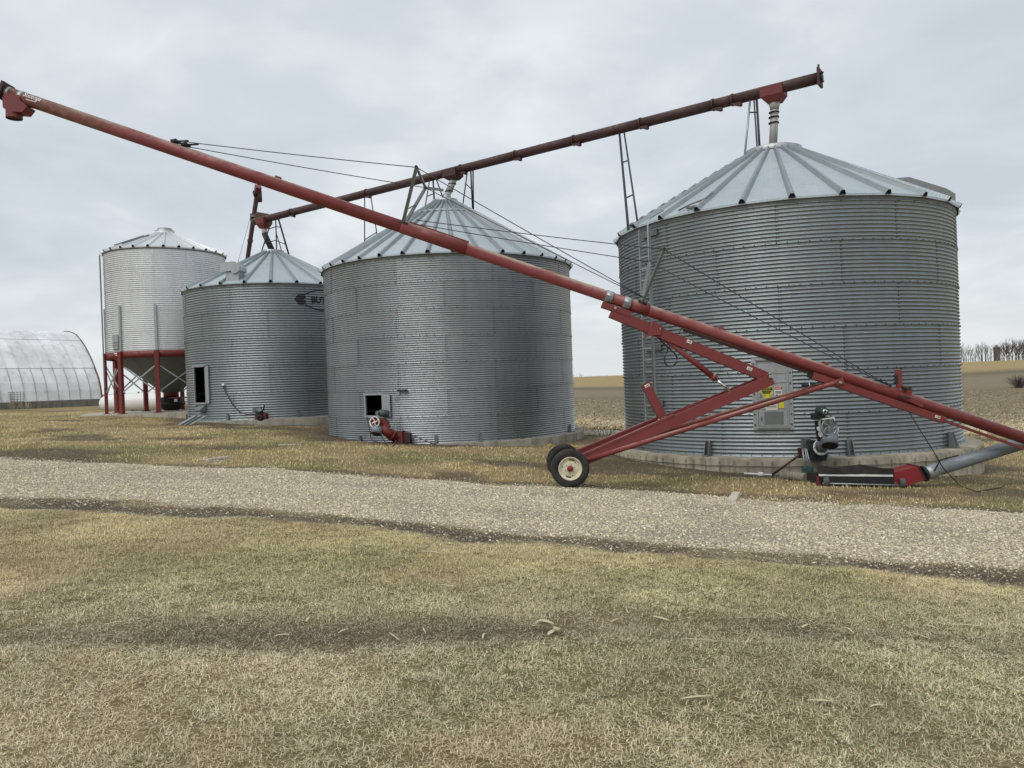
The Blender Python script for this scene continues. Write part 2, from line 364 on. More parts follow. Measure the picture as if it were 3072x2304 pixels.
def masks(x, y):
    # road: crushed stone drive; dirt: bare soil along its edge, the wheel track and round the bins; green: living turf
    x = np.asarray(x, float); y = np.asarray(y, float)
    w1 = (fbm(x, y, 1.6, 3) - 0.5); w2 = (fbm(x, y, 0.7, 9) - 0.5)
    road = sst(-0.22, 0.22, (y - e_near(x)) + w1 * 0.5 + w2 * 0.4) * sst(-0.25, 0.25, (e_far(x) - y) + w1 * 0.8 + w2 * 0.5)
    dirt = sst(-0.2, 0.28, (y - e_dirt(x) - 0.04) + w1 * 0.7 + w2 * 0.6) * sst(-0.3, 0.5, (e_near(x) + 0.5 - y) + w1 * 0.6) * (0.55 + 0.45 * sst(0.3, 0.55, fbm(x, y, 1.1, 27)))
    dirt = np.maximum(dirt, 0.8 * np.exp(-(((x - 10.5) / 3.2) ** 2 + ((y - 17.2) / 1.5) ** 2)) * sst(0.3, 0.6, fbm(x, y, 0.9, 29) + 0.12))
    d2 = np.abs(y - e_far(x) - 0.22 + w1 * 0.5); dirt = np.maximum(dirt, 0.8 * (1 - sst(0.05, 0.42, d2)) * sst(0.38, 0.6, fbm(x, y, 3, 21) + 0.1))
    trk = np.abs(y - e_trk(x) + w1 * 0.35)
    dirt = np.maximum(dirt, 0.62 * (1 - sst(0.06, 0.46, trk)) * (0.45 + 0.75 * sst(0.40, 0.62, fbm(x, y, 2.2, 33) + 0.12 * np.tanh(-x / 2))))
    for k, m in ((0.05, 1), (0.0, 2)):
        pass
    for bx, by, R in BINXY:
        d = np.hypot(x - bx, y - by) - R
        dirt = np.maximum(dirt, (1 - sst(0.15, 1.6, d + w1 * 1.8)) * 0.85)
    dirt = np.maximum(dirt, 0.75 * sst(0.56, 0.70, fbm(x, y, 2.6, 51)) * sst(12.5, 14.5, y))
    green = sst(0.42, 0.66, fbm(x, y, 2.4, 71)) * (1 - 0.35 * sst(18, 30, y))
    return road, np.clip(dirt * (1 - road), 0, 1), green
# bins: centre direction (pixel at eye level), depth, half width -> centre and radius
def place(pxl, pxr, depth):
    a0 = math.atan(ray(*pxl).x); a1 = math.atan(ray(*pxr).x); a = (a0 + a1) / 2; hw = (a1 - a0) / 2
    D = depth / math.cos(a); return D * math.sin(a), depth, D * math.sin(hw)
B1 = place((1871, 1128), (2883, 1100), 21.5)
B2 = place((983, 1165), (1719, 1140), 28.2)
B3 = place((560, 1180), (1090, 1160), 34.6)
B4 = place((326, 1190), (690, 1175), 38.4)
BINXY = [(*B1[:2], B1[2] + 0.35), (*B2[:2], B2[2] + 0.3), (*B3[:2], B3[2] + 0.3)]
print('bins', B1, B2, B3, B4)

def axis(dense0, dense1, step, far0, far1):
    a = list(np.arange(dense0, dense1 + 1e-6, step)); g = step; v = a[-1]
    while v < far1: g = min(g * 1.16, 22); v += g; a.append(v)
    g = step; v = a[0]
    while v > far0: g = min(g * 1.16, 22); v -= g; a.insert(0, v)
    return np.array(a)
gx = axis(-21, 21, 0.15, -1500, 1500); gy = axis(1.5, 40, 0.15, -60, 1600)
X, Y = np.meshgrid(gx, gy); x = X.ravel(); y = Y.ravel()
near = (1 - sst(40, 70, np.hypot(x, y)))
road, dirt, green = masks(x, y); road *= near
def gz(x, y, road, dirt):
    nb = 1 - sst(45, 80, np.hypot(x, y))
    b = (fbm(x, y, 1.3, 5) - 0.5) * 0.07 * nb * (1 - 0.7 * road) + (fbm(x, y, 5.0, 15) - 0.5) * 0.14 * nb * sst(8, 16, y)
    return hgt(x, y) + b - 0.025 * dirt * nb
def flatten(x, y):                       # keep the soil level where things stand
    f = np.ones_like(x)
    for px, py, r in FLATS: f = np.minimum(f, sst(r, r + 0.8, np.hypot(x - px, y - py)))
    return f
FLATS = [(1.07, 14.2, 0.5), (1.07, 15.6, 0.5), (6.3, 15.1, 0.5), (7.8, 15.1, 0.5)]
z = gz(x, y, road, dirt); fl = flatten(x, y); z = z * fl + hgt(x, y) * (1 - fl)
straw = np.array((0.37, 0.285, 0.145)); strawd = np.array((0.27, 0.205, 0.108)); grn = np.array((0.185, 0.17, 0.076)); soil = np.array((0.092, 0.072, 0.055))
t = fbm(x, y, 1.1, 91)[:, None]
c = straw * t + strawd * (1 - t); c = c * (1 - 0.75 * green[:, None]) + grn * 0.75 * green[:, None]
c = c * (1 - dirt[:, None]) + soil * dirt[:, None]
stub = np.array((0.235, 0.185, 0.115)); plow = np.array((0.285, 0.235, 0.165)); tan = np.array((0.46, 0.355, 0.165)); line = np.array((0.10, 0.085, 0.06))
by = 33.5 + np.where(x < 0, -x * 4, 0); wob = (fbm(x, y, 14, 7) - 0.5) * 5
def blend(c, m, k): m = m[:, None]; return c * (1 - m) + k * m
fieldm = sst(-0.6, 0.6, y - by + wob * 0.2)
c = blend(c, (y < e_dirt(x)) * 0.32 * (1 - road), np.array((0.075, 0.06, 0.035)))  # shade between the grass blades, painted into the lawn's ground colour
c = blend(c, fieldm, stub); c = blend(c, sst(95, 112, y + wob * 3) * fieldm, plow)
c = blend(c, (np.exp(-((y - 93) / 3.0) ** 2)) * 0.8 * fieldm, line)
c = blend(c, sst(146, 152, y + wob * 2) * fieldm, tan); c = blend(c, np.exp(-((y - 146) / 2.5) ** 2) * 0.8 * fieldm, line)
c = blend(c, sst(300, 420, y), np.array((0.30, 0.25, 0.15)))
nx, ny = len(gx), len(gy)
me = bpy.data.meshes.new('ground'); me.vertices.add(nx * ny)
me.vertices.foreach_set('co', np.stack([x, y, z], 1).astype(np.float32).ravel())
ii = np.arange(nx * ny).reshape(ny, nx); q = np.stack([ii[:-1, :-1], ii[:-1, 1:], ii[1:, 1:], ii[1:, :-1]], -1).reshape(-1, 4)
me.loops.add(q.size); me.loops.foreach_set('vertex_index', q.ravel().astype(np.int32)); me.polygons.add(len(q))
me.polygons.foreach_set('loop_start', (np.arange(len(q)) * 4).astype(np.int32)); me.polygons.foreach_set('use_smooth', np.ones(len(q), bool)); me.update()
ca = me.color_attributes.new('gcol', 'FLOAT_COLOR', 'POINT'); ca.data.foreach_set('color', np.concatenate([c, np.ones((len(c), 1))], 1).astype(np.float32).ravel())
for nm, arr in (('road', road), ('field', fieldm)):
    a = me.attributes.new(nm, 'FLOAT', 'POINT'); a.data.foreach_set('value', arr.astype(np.float32))
def ground_mat():
    m = NT('ground_soil_grass_gravel')
    at_ = lambda n, o='Color': m.n('ShaderNodeAttribute', attribute_name=n).outputs[o]
    col = at_('gcol'); n1 = m.noise(14, 8, rough=0.7); n2 = m.noise(1.7, 6)
    col = m.mix(m.rng(n1, 0.3, 0.7, 0.0, 0.5), col, m.mix(1.0, col, (0.42, 0.40, 0.38), 'MULTIPLY'))
    col = m.mix(m.rng(n2, 0.45, 0.75, 0.0, 0.35), col, m.mix(1.0, col, (1.45, 1.35, 1.15), 'MULTIPLY'))
    fn = m.noise(2.0, 7, m.pos(0.5, 2.2, 1), 0.7); col = m.mix(m.math('MULTIPLY', at_('field', 'Fac'), m.rng(fn, 0.35, 0.7, 0.45, 0.0)), col, (0.14, 0.112, 0.08))
    rf = m.rng(m.math('ADD', at_('road', 'Fac'), m.math('MULTIPLY', m.math('SUBTRACT', m.noise(5, 6, rough=0.7), 0.5), 0.7)), 0.36, 0.62)
    v = m.n('ShaderNodeTexVoronoi'); v.inputs['Scale'].default_value = 42; m.l(m.geo.outputs['Position'], v.inputs['Vector'])
    sepc = m.n('ShaderNodeSeparateColor'); m.l(v.outputs['Color'], sepc.inputs[0])
    st = m.mix(sepc.outputs[0], (0.31, 0.26, 0.195), (0.62, 0.55, 0.43)); st = m.mix(m.rng(v.outputs['Distance'], 0.35, 0.6, 0, 0.8), st, (0.17, 0.14, 0.10))
    col = m.mix(rf, col, st)
    m.bump(m.math('ADD', m.noise(30, 6), m.math('MULTIPLY', v.outputs['Distance'], -0.6)), 0.02, 0.7)
    return m.done(col, 0.95, 0, 0.15)
me.materials.append(ground_mat()); go = bpy.data.objects.new('ground', me); COL.objects.link(go); tag(go, kind='structure')
def zat(px, py):
    xx = np.atleast_1d(np.asarray(px, float)); yy = np.atleast_1d(np.asarray(py, float)); r_, d_, _ = masks(xx, yy)
    z_ = gz(xx, yy, r_, d_); f_ = flatten(xx, yy); return z_ * f_ + hgt(xx, yy) * (1 - f_)
def GZ(px, py): return float(zat(px, py)[0])
def gpt(px, py):
    p = ground(px, py); return Vector((p.x, p.y, GZ(p.x, p.y)))

# ------------------------------------------------------------------ grass blades (one uncountable mass)
def raw_mesh(name, V, F, C, mat, k):
    me = bpy.data.meshes.new(name); me.vertices.add(len(V)); me.vertices.foreach_set('co', V.astype(np.float32).ravel())
    me.loops.add(F.size); me.loops.foreach_set('vertex_index', F.astype(np.int32).ravel()); me.polygons.add(len(F))
    me.polygons.foreach_set('loop_start', (np.arange(len(F)) * k).astype(np.int32)); me.update()
    ca = me.color_attributes.new('bcol', 'FLOAT_COLOR', 'POINT'); ca.data.foreach_set('color', np.concatenate([C, np.ones((len(C), 1))], 1).astype(np.float32).ravel())
    me.materials.append(mat); o = bpy.data.objects.new(name, me); COL.objects.link(o); return o
def attr_mat(name, rough=0.85):
    m = NT(name); return m.done(m.n('ShaderNodeAttribute', attribute_name='bcol').outputs['Color'], rough, 0, 0.2)
M['grass'] = attr_mat('dry_grass_blades'); M['litter'] = attr_mat('corn_litter')
def blades(n, y0, y1, hmin, hmax, w, clip):
    u = rng.random(n * 3); yy = np.sqrt(y0 ** 2 + u * (y1 ** 2 - y0 ** 2)); xx = (rng.random(n * 3) * 2 - 1) * (0.74 * yy + 1.2)
    keep = clip(xx, yy); xx, yy = xx[keep], yy[keep]; rd, dr, gr = masks(xx, yy)
    pk = (1 - rd) ** 2 * (1 - 0.75 * dr); thick = 0.5 * fbm(xx, yy, 0.5, 44) + 0.5 * vnoise(xx, yy, 0.085, 46); pk *= 0.16 + 1.1 * sst(0.40, 0.60, thick)
    k = rng.random(len(xx)) < pk; xx, yy, dr, gr = xx[k][:n], yy[k][:n], dr[k][:n], gr[k][:n]; m = len(xx)
    az = rng.random(m) * 2 * np.pi; lean = np.abs(rng.normal(0.95, 0.42, m)).clip(0.1, 1.5)
    ln = (hmin + (hmax - hmin) * rng.random(m) ** 1.6) * (0.75 + 0.6 * fbm(xx, yy, 1.2, 45)) * (1 - 0.5 * dr)
    dx, dy = np.cos(az), np.sin(az); zz = zat(xx, yy) - 0.004
    hw = w * (0.6 + 0.8 * rng.random(m)) / 2; sx, sy = -dy * hw, dx * hw
    l1 = 0.55 * ln; l2 = 0.45 * ln; la = lean * 0.6; lb = np.minimum(lean * 1.35, 1.62)
    P0 = np.stack([xx, yy, zz], 1); P1 = P0 + np.stack([dx * np.sin(la) * l1, dy * np.sin(la) * l1, np.cos(la) * l1], 1)
    P2 = P1 + np.stack([dx * np.sin(lb) * l2, dy * np.sin(lb) * l2, np.cos(lb) * l2], 1); sd = np.stack([sx, sy, 0 * sx], 1)
    return P0, P1, P2, sd, xx, yy, gr, dr, m
def bcol(xx, yy, gr, m, dr=None):
    pal = np.array([(0.57, 0.475, 0.265), (0.67, 0.59, 0.375), (0.44, 0.325, 0.17), (0.20, 0.225, 0.085), (0.33, 0.325, 0.14), (0.62, 0.555, 0.38)])
    pg = np.clip(0.12 + 0.44 * gr, 0, 1); u = rng.random(m); idx = rng.choice([0, 0, 1, 2, 5], m)
    idx = np.where(u < pg * 0.55, 3, np.where(u < pg, 4, idx)); c = pal[idx] * (0.8 + 0.4 * rng.random((m, 1)))
    rp = (sst(0.52, 0.68, fbm(xx, yy, 0.9, 65)) * (1 - gr))[:, None]; c = c * (1 - 0.45 * rp) + np.array((0.50, 0.345, 0.185)) * 0.45 * rp
    pl_ = sst(0.5, 0.66, fbm(xx, yy, 1.3, 67))[:, None]; c = c * (1 + 0.22 * pl_)
    t = fbm(xx, yy, 1.5, 61)[:, None]; near_ = (1 - sst(5.5, 8.0, yy))[:, None]
    c = 1.15 * c * (0.72 + 0.55 * t) * (1 + 0.08 * near_); g = c.mean(1, keepdims=True)
    c = c * (1 - 0.22 * near_) + g * 0.22 * near_
    if dr is not None: q = (0.75 * dr)[:, None]; c = c * (1 - q) + np.array((0.24, 0.205, 0.155)) * (0.6 + 0.9 * rng.random((m, 1))) * q
    return c
# flat thatch: dead blades lying in the sward
n = 900000; u = rng.random(n); yy = np.sqrt(2.2 ** 2 + u * (11.5 ** 2 - 2.2 ** 2)); xx = (rng.random(n) * 2 - 1) * (0.74 * yy + 1.2); k = yy < e_near(xx) + 0.2; xx, yy = xx[k], yy[k]
rd, dr, gr = masks(xx, yy); k = rng.random(len(xx)) < (1 - rd) ** 2 * (1 - 0.55 * dr) * (0.35 + 0.65 * sst(0.36, 0.6, 0.5 * fbm(xx, yy, 0.6, 47) + 0.5 * vnoise(xx, yy, 0.11, 48))); xx, yy, dr, gr = [q_[k][:450000] for q_ in (xx, yy, dr, gr)]; m = len(xx)
az = rng.random(m) * 6.283; ln = 0.016 + 0.042 * rng.random(m); hw = 0.0009 + 0.0010 * rng.random(m); zz = zat(xx, yy) + 0.003 + 0.016 * rng.random(m); dz = rng.normal(0.0, 0.25, m) * ln
dx, dy = np.cos(az), np.sin(az); P0 = np.stack([xx, yy, zz], 1); sd = np.stack([-dy * hw, dx * hw, 0 * hw], 1); P2 = P0 + np.stack([dx * ln, dy * ln, np.abs(dz)], 1)
V = np.stack([P0 - sd, P0 + sd, P2], 1).reshape(-1, 3); b = np.arange(m) * 3; F = np.stack([b, b + 1, b + 2], 1)
gt_ = raw_mesh('lawn_thatch', V, F, np.repeat(bcol(xx, yy, gr * 0.5, m, dr) * 1.08, 3, 0), M['grass'], 3); tag(gt_, 'flattened dead thatch lying in the lawn', 'grass', kind='stuff')
P0, P1, P2, sd, xx, yy, gr, dr, m = blades(360000, 2.2, 11.5, 0.020, 0.056, 0.0029, lambda a, b: b < e_near(a) + 0.3)
V = np.stack([P0 - sd, P0 + sd, P1 + sd * 0.8, P1 - sd * 0.8, P2], 1).reshape(-1, 3); b = np.arange(m) * 5
F = np.concatenate([np.stack([b, b + 1, b + 2], 1), np.stack([b, b + 2, b + 3], 1), np.stack([b + 3, b + 2, b + 4], 1)])
g1 = raw_mesh('lawn_grass', V, F, np.repeat(bcol(xx, yy, gr, m, dr), 5, 0), M['grass'], 3); tag(g1, 'short dry lawn grass with green tufts in front of the gravel drive', 'grass', kind='stuff')
def verge(a, b):
    ok = (b > e_far(a) - 0.2) & (b < 34 + np.where(a < 0, -a * 2, 0))
    for bx, by_, R in BINXY: ok &= np.hypot(a - bx, b - by_) > R - 0.02
    ok &= np.hypot(a - B4[0], (b - B4[1])) > 4.4
    return ok
P0, P1, P2, sd, xx, yy, gr, dr, m = blades(300000, 12, 46, 0.04, 0.10, 0.010, verge)
V = np.stack([P0 - sd, P0 + sd, P2], 1).reshape(-1, 3); b = np.arange(m) * 3; F = np.stack([b, b + 1, b + 2], 1)
g2 = raw_mesh('verge_grass', V, F, np.repeat(bcol(xx, yy, gr, m, dr) * np.array((0.99, 0.98, 0.95)), 3, 0), M['grass'], 3); tag(g2, 'dry matted grass between the gravel drive and the grain bins', 'grass', kind='stuff')

# ------------------------------------------------------------------ gravel (instanced stones)
stones = bpy.data.collections.new('stone_shapes')
SC = [(0.66, 0.58, 0.41), (0.55, 0.475, 0.325), (0.75, 0.68, 0.52), (0.45, 0.37, 0.25), (0.39, 0.35, 0.285), (0.60, 0.50, 0.36)]
for i, c_ in enumerate(SC):
    bm = bmesh.new(); bmesh.ops.create_icosphere(bm, subdivisions=1, radius=1.0)
    for v in bm.verts:
        k = 0.75 + 0.5 * random.random(); v.co = Vector((v.co.x * k * (1.0 + 0.35 * random.random()), v.co.y * k, v.co.z * 0.6 * k))
    ms = bpy.data.meshes.new('stone'); bm.to_mesh(ms); bm.free(); ms.materials.append(simple('limestone_chip_%d' % i, c_, 0.9, 0, 0.18, 40))
    stones.objects.link(bpy.data.objects.new('stone_shape', ms))
n = 760000; u = rng.random(n); xx = (rng.random(n) * 2 - 1) * 14.5; lo = e_near(xx) - 0.9; hi = e_far(xx) + 0.7; yy = lo + (hi - lo) * u
k = np.abs(xx) < 0.74 * yy + 1.5; xx, yy = xx[k], yy[k]; rd, dr, _ = masks(xx, yy)
pk = 0.40 * sst(0.02, 1.0, rd) * (0.5 + 0.65 * sst(0.35, 0.6, fbm(xx, yy, 1.4, 83))) * (1 - 0.38 * (np.exp(-(((yy - e_near(xx)) / (e_far(xx) - e_near(xx)) - 0.30) / 0.07) ** 2) + np.exp(-(((yy - e_near(xx)) / (e_far(xx) - e_near(xx)) - 0.68) / 0.07) ** 2)) * sst(0.3, 0.55, fbm(xx, yy, 2.2, 85))) + 0.075 * np.exp(-np.abs(np.where(rd < 0.3, np.minimum(np.abs(yy - e_near(xx)), np.abs(yy - e_far(xx))), 9)) * 2.2)
k = rng.random(len(xx)) < pk; xx, yy = xx[k], yy[k]; m = len(xx); print('stones', m)
me = bpy.data.meshes.new('gravel'); me.vertices.add(m); sc_ = 0.006 + 0.013 * rng.random(m) ** 2.8
me.vertices.foreach_set('co', np.stack([xx, yy, zat(xx, yy) + sc_ * 0.15], 1).astype(np.float32).ravel())
a = me.attributes.new('ssize', 'FLOAT', 'POINT'); a.data.foreach_set('value', sc_.astype(np.float32))
a = me.attributes.new('srot', 'FLOAT_VECTOR', 'POINT'); a.data.foreach_set('vector', np.stack([rng.normal(0, 0.35, m), rng.normal(0, 0.35, m), rng.random(m) * 6.28], 1).astype(np.float32).ravel())
grav = bpy.data.objects.new('gravel', me); COL.objects.link(grav); tag(grav, 'pale crushed limestone gravel spread over the drive', 'gravel', kind='stuff')
ng = bpy.data.node_groups.new('scatter_stones', 'GeometryNodeTree')
ng.interface.new_socket('Geometry', in_out='INPUT', socket_type='NodeSocketGeometry'); ng.interface.new_socket('Geometry', in_out='OUTPUT', socket_type='NodeSocketGeometry')
gi = ng.nodes.new('NodeGroupInput'); gout = ng.nodes.new('NodeGroupOutput'); iop = ng.nodes.new('GeometryNodeInstanceOnPoints'); ci = ng.nodes.new('GeometryNodeCollectionInfo')
ci.inputs['Collection'].default_value = stones; ci.inputs['Separate Children'].default_value = True; ci.inputs['Reset Children'].default_value = True
iop.inputs['Pick Instance'].default_value = True
def named(n_, t_):
    q_ = ng.nodes.new('GeometryNodeInputNamedAttribute'); q_.data_type = t_; q_.inputs['Name'].default_value = n_; return q_.outputs[0]
ri = ng.nodes.new('FunctionNodeRandomValue'); ri.data_type = 'INT'; ri.inputs[4].default_value = 0; ri.inputs[5].default_value = len(SC) - 1
ng.links.new(gi.outputs[0], iop.inputs['Points']); ng.links.new(ci.outputs[0], iop.inputs['Instance']); ng.links.new(ri.outputs[2], iop.inputs['Instance Index'])
ng.links.new(named('ssize', 'FLOAT'), iop.inputs['Scale']); ng.links.new(named('srot', 'FLOAT_VECTOR'), iop.inputs['Rotation'])
ng.links.new(iop.outputs[0], gout.inputs[0]); md = grav.modifiers.new('scatter', 'NODES'); md.node_group = ng

# ------------------------------------------------------------------ corn stubble litter
n = 110000; yy = 33 + 62 * rng.random(n) ** 1.9; xx = (rng.random(n) * 1.05 - 0.08) * yy * 0.82
k = (yy > 33.3 + np.where(xx < 0, -xx * 4, 0)); 
for bx, by_, R in BINXY: k &= np.hypot(xx - bx, yy - by_) > R + 0.3
xx, yy = xx[k], yy[k]; m = len(xx); az = rng.normal(0.9, 0.7, m) * rng.choice([-1, 1], m); L_ = 0.07 + 0.24 * rng.random(m) ** 2; hw = 0.008 + 0.013 * rng.random(m)
zz = zat(xx, yy) + 0.02; tl = np.abs(rng.normal(0.0, 0.35, m)); dx, dy = np.cos(az) * L_ / 2, np.sin(az) * L_ / 2; sx, sy = -np.sin(az) * hw, np.cos(az) * hw; up = np.sin(tl) * L_
V = np.stack([np.stack([xx - dx - sx, yy - dy - sy, zz], 1), np.stack([xx - dx + sx, yy - dy + sy, zz + hw], 1), np.stack([xx + dx + sx, yy + dy + sy, zz + hw + up], 1), np.stack([xx + dx - sx, yy + dy - sy, zz + up], 1)], 1).reshape(-1, 3)
b = np.arange(m) * 4; F = np.stack([b, b + 1, b + 2, b + 3], 1)
C_ = np.array([(0.58, 0.49, 0.30), (0.48, 0.38, 0.22), (0.66, 0.59, 0.42), (0.34, 0.26, 0.15)])[rng.integers(0, 4, m)] * (0.75 + 0.4 * rng.random((m, 1))) * (1 - 0.42 * sst(38, 52, yy))[:, None]
g3 = raw_mesh('corn_stubble', V, F, np.repeat(C_, 4, 0), M['litter'], 4); tag(g3, 'pale chopped corn stalks covering the harvested field behind the bins', 'corn stubble', kind='stuff')

# ================================================================== GRAIN BINS
class Bin: pass
def cyl_hit(B, px, py, off=0.0):
    """where the ray through a pixel meets the bin wall: (angle, height)"""
    d = ray(px, py); R = B.R + off; a = d.x ** 2 + d.y ** 2; bq = -2 * (d.x * B.x + d.y * B.y); cq = B.x ** 2 + B.y ** 2 - R * R
    disc = max(bq * bq - 4 * a * cq, 0.0); t = (-bq - math.sqrt(disc)) / (2 * a); p = CAM + d * t
    return math.atan2(p.y - B.y, p.x - B.x), p.z
def cpt(B, th, r, z): return Vector((B.x + math.cos(th) * r, B.y + math.sin(th) * r, z))
def on_wall(B, px, py, off=0.0):
    th, z = cyl_hit(B, px, py, off); return cpt(B, th, B.R + off, z)
def corr(B, z): return B.amp * math.cos(2 * math.pi * (z - B.zb) / B.pitch)
def sheet_mesh(B, name, dth, hole=None, th0=0.0, ring=0):
    na = max(4, int(math.degrees(dth) / 2.6)); per = 8; nz_ = B.nc * per; vs = []; fs = []
    ths = [dth * (i / na) * 1.004 for i in range(na + 1)]
    if hole:
        ths = sorted(set(ths) | {h - th0 for h in hole[:2] if 0 < h - th0 < dth})
    na = len(ths) - 1
    for j in range(nz_ + 1):
        zz = j / nz_ * B.ring; w = B.amp * math.cos(2 * math.pi * zz / B.pitch) + 0.006 * (1 - j / nz_)
        for i in range(na + 1):
            r = B.R + w + 0.0035 * (ths[i] / dth); vs.append((math.cos(ths[i]) * r, math.sin(ths[i]) * r, zz))
    for j in range(nz_):
        zc_ = B.zb + ring * B.ring + (j + 0.5) / nz_ * B.ring
        for i in range(na):
            if hole:
                tm = th0 + (ths[i] + ths[i + 1]) / 2
                if hole[0] < tm < hole[1] and hole[2] < zc_ < hole[3]: continue
            o = j * (na + 1) + i; fs.append((o, o + 1, o + na + 2, o + na + 1))
    me = bpy.data.meshes.new(name); me.from_pydata(vs, [], fs); me.polygons.foreach_set('use_smooth', [True] * len(fs)); me.update(); me.materials.append(B.wall); return me
def grain_bin(geo, zb, ring, nr, nc, ns, nrib, apex, cap_r, wall, roof, label, amp=0.011, ribph=0.0, hole=None, group=None, fmat=None, found=True, name='grain_bin', overhang=0.10, bolts=True):
    B = Bin(); B.x, B.y, B.R = geo; B.zb = zb; B.ring = ring; B.nr = nr; B.nc = nc; B.pitch = ring / nc; B.amp = amp; B.wall = wall; B.roofm = roof
    B.top = zb + ring * nr; B.apex = apex; B.cap_r = cap_r; B.view = math.atan2(-B.y, -B.x)
    gz_ = H(B.x, B.y); B.root = root(name, (B.x, B.y, gz_), label, 'grain bin', group); O = Vector((B.x, B.y, gz_))
    dth = 2 * math.pi / ns; shared = sheet_mesh(B, 'wall_sheet', dth)
    for k in range(nr):
        for i in range(ns):
            th0 = B.view + 0.31 + (i + (0.5 if k % 2 else 0.0)) * dth; me = shared; zr = zb + k * ring
            if hole:
                lo, hi, z0, z1 = hole; t = th0
                while t > lo + math.pi: t -= 2 * math.pi
                while t + dth < lo - math.pi: t += 2 * math.pi
                for tt in (t, t + 2 * math.pi, t - 2 * math.pi):
                    if tt < hi and tt + dth > lo and zr < z1 and zr + ring > z0: me = sheet_mesh(B, 'wall_sheet', dth, hole, tt, k); th0 = tt
            inst('wall_sheet', me, B.root, (0, 0, zr - gz_), th0)
    # roof: flat wedge panels, hollow raised ribs over their joints, collar
    re_ = B.R + overhang; ze = B.top + 0.045; dr = 2 * math.pi / nrib; B.re, B.ze, B.dr = re_, ze, dr
    slope = math.atan2(apex - ze, re_ - cap_r)
    B.slope = slope
    def rp(r, th, up=0.0): return Vector((math.cos(th) * r, math.sin(th) * r, ze - gz_ + (re_ - r) * math.tan(slope) + up))
    pm = MB(); hw = dr / 2
    a, b_, c_, d_ = rp(cap_r * 0.7, -hw), rp(cap_r * 0.7, hw), rp(re_, hw), rp(re_, -hw)
    lipa = c_ - Vector((0, 0, 0.05)); lipb = d_ - Vector((0, 0, 0.05))
    mid1, mid0 = rp(re_ / math.cos(0), 0), rp(cap_r * 0.7, 0)
    pm.add([a, b_, c_, d_, lipa, lipb], [(0, 3, 2, 1), (3, 5, 4, 2)])
    th_ = Vector((0, 0, -0.012)); pm.add([a + th_, b_ + th_, c_ + th_ - Vector((0.02, 0, 0)), d_ + th_ - Vector((0.02, 0, 0))], [(0, 1, 2, 3)])
    pme = pm.mesh('roof_panel', roof, fix=False)
    rm = MB(); w0, w1, rh = 0.085, 0.035, 0.085
    dirv = (rp(re_, 0) - rp(cap_r, 0)).normalized(); sdv = Vector((0, 1, 0)); upv = dirv.cross(sdv); upv = upv if upv.z > 0 else -upv
    st, en = rp(cap_r * 0.85, 0), rp(re_, 0) + dirv * 0.03; t0 = cap_r / re_ * 0.4 + 0.55
    pr = []
    for p, k_ in ((st, t0), (en, 1.0)):
        pr += [p - sdv * w0 * k_ - upv * 0.01, p - sdv * w1 * k_ + upv * rh, p + sdv * w1 * k_ + upv * rh, p + sdv * w0 * k_ - upv * 0.01]
    rm.add(pr, [(0, 4, 5, 1), (1, 5, 6, 2), (2, 6, 7, 3)])
    inn = [q - upv * 0.012 for q in pr]; rm.add(inn, [(1, 5, 4, 0), (2, 6, 5, 1), (3, 7, 6, 2)])
    rme = rm.mesh('roof_rib', M['rib'] if roof is M['roof'] else roof, fix=False)
    em = MB(); k_ = 0.95; q0 = rp(re_, 0) - dirv * 0.03
    em.add([q0 - sdv * w0 * k_, q0 - sdv * w1 * k_ + upv * rh * .9, q0 + sdv * w1 * k_ + upv * rh * .9, q0 + sdv * w0 * k_], [(0, 1, 2, 3)])
    em.prism([q0 - sdv * w0 * .8, q0 + sdv * w0 * .8, q0 + sdv * w0 * .6 - Vector((0, 0, .035)), q0 - sdv * w0 * .6 - Vector((0, 0, .035))], dirv * 0.035)
    eme = em.mesh('rib_end_shadow', M['black'])  # black face and notch painted in as the shadow under each open rib
    for i in range(nrib):
        th = ribph + i * dr
        inst('roof_panel', pme, B.root, (0, 0, 0), th + hw); r_ = inst('roof_rib', rme, B.root, (0, 0, 0), th); inst('rib_end_shadow', eme, r_)
    cm = MB(); zc0 = ze + (re_ - cap_r) * math.tan(slope)
    cm.lathe((B.x, B.y, 0), [(cap_r * 1.10, zc0 - 0.02), (cap_r * 1.13, zc0 + 0.11), (cap_r * 1.05, zc0 + 0.13), (cap_r * 0.9, zc0 + 0.13), (0.14, zc0 + 0.16), (0.02, zc0 + 0.16)], n=36)
    part('roof_collar', cm, M['galv'] if roof is M['roof'] else roof, B.root); B.zcap = zc0 + 0.16
    ev = MB().lathe((B.x, B.y, 0), [(B.R + 0.022, B.top - 0.07), (B.R + 0.022, B.top + 0.03), (B.R + 0.07, B.top + 0.035), (B.R - 0.01, B.top + 0.038)], n=72)
    part('eave_angle', ev, M['galvdark'], B.root)
    if found:
        fr = B.R + found; fm = MB().lathe((B.x, B.y, 0), [(0.02, zb - 0.004), (fr - 0.03, zb - 0.006), (fr, zb - 0.03), (fr + 0.01, gz_ - 1.2)], n=96)
        B.found = part('foundation', fm, fmat or M['concrete'], B.root); B.fr = fr
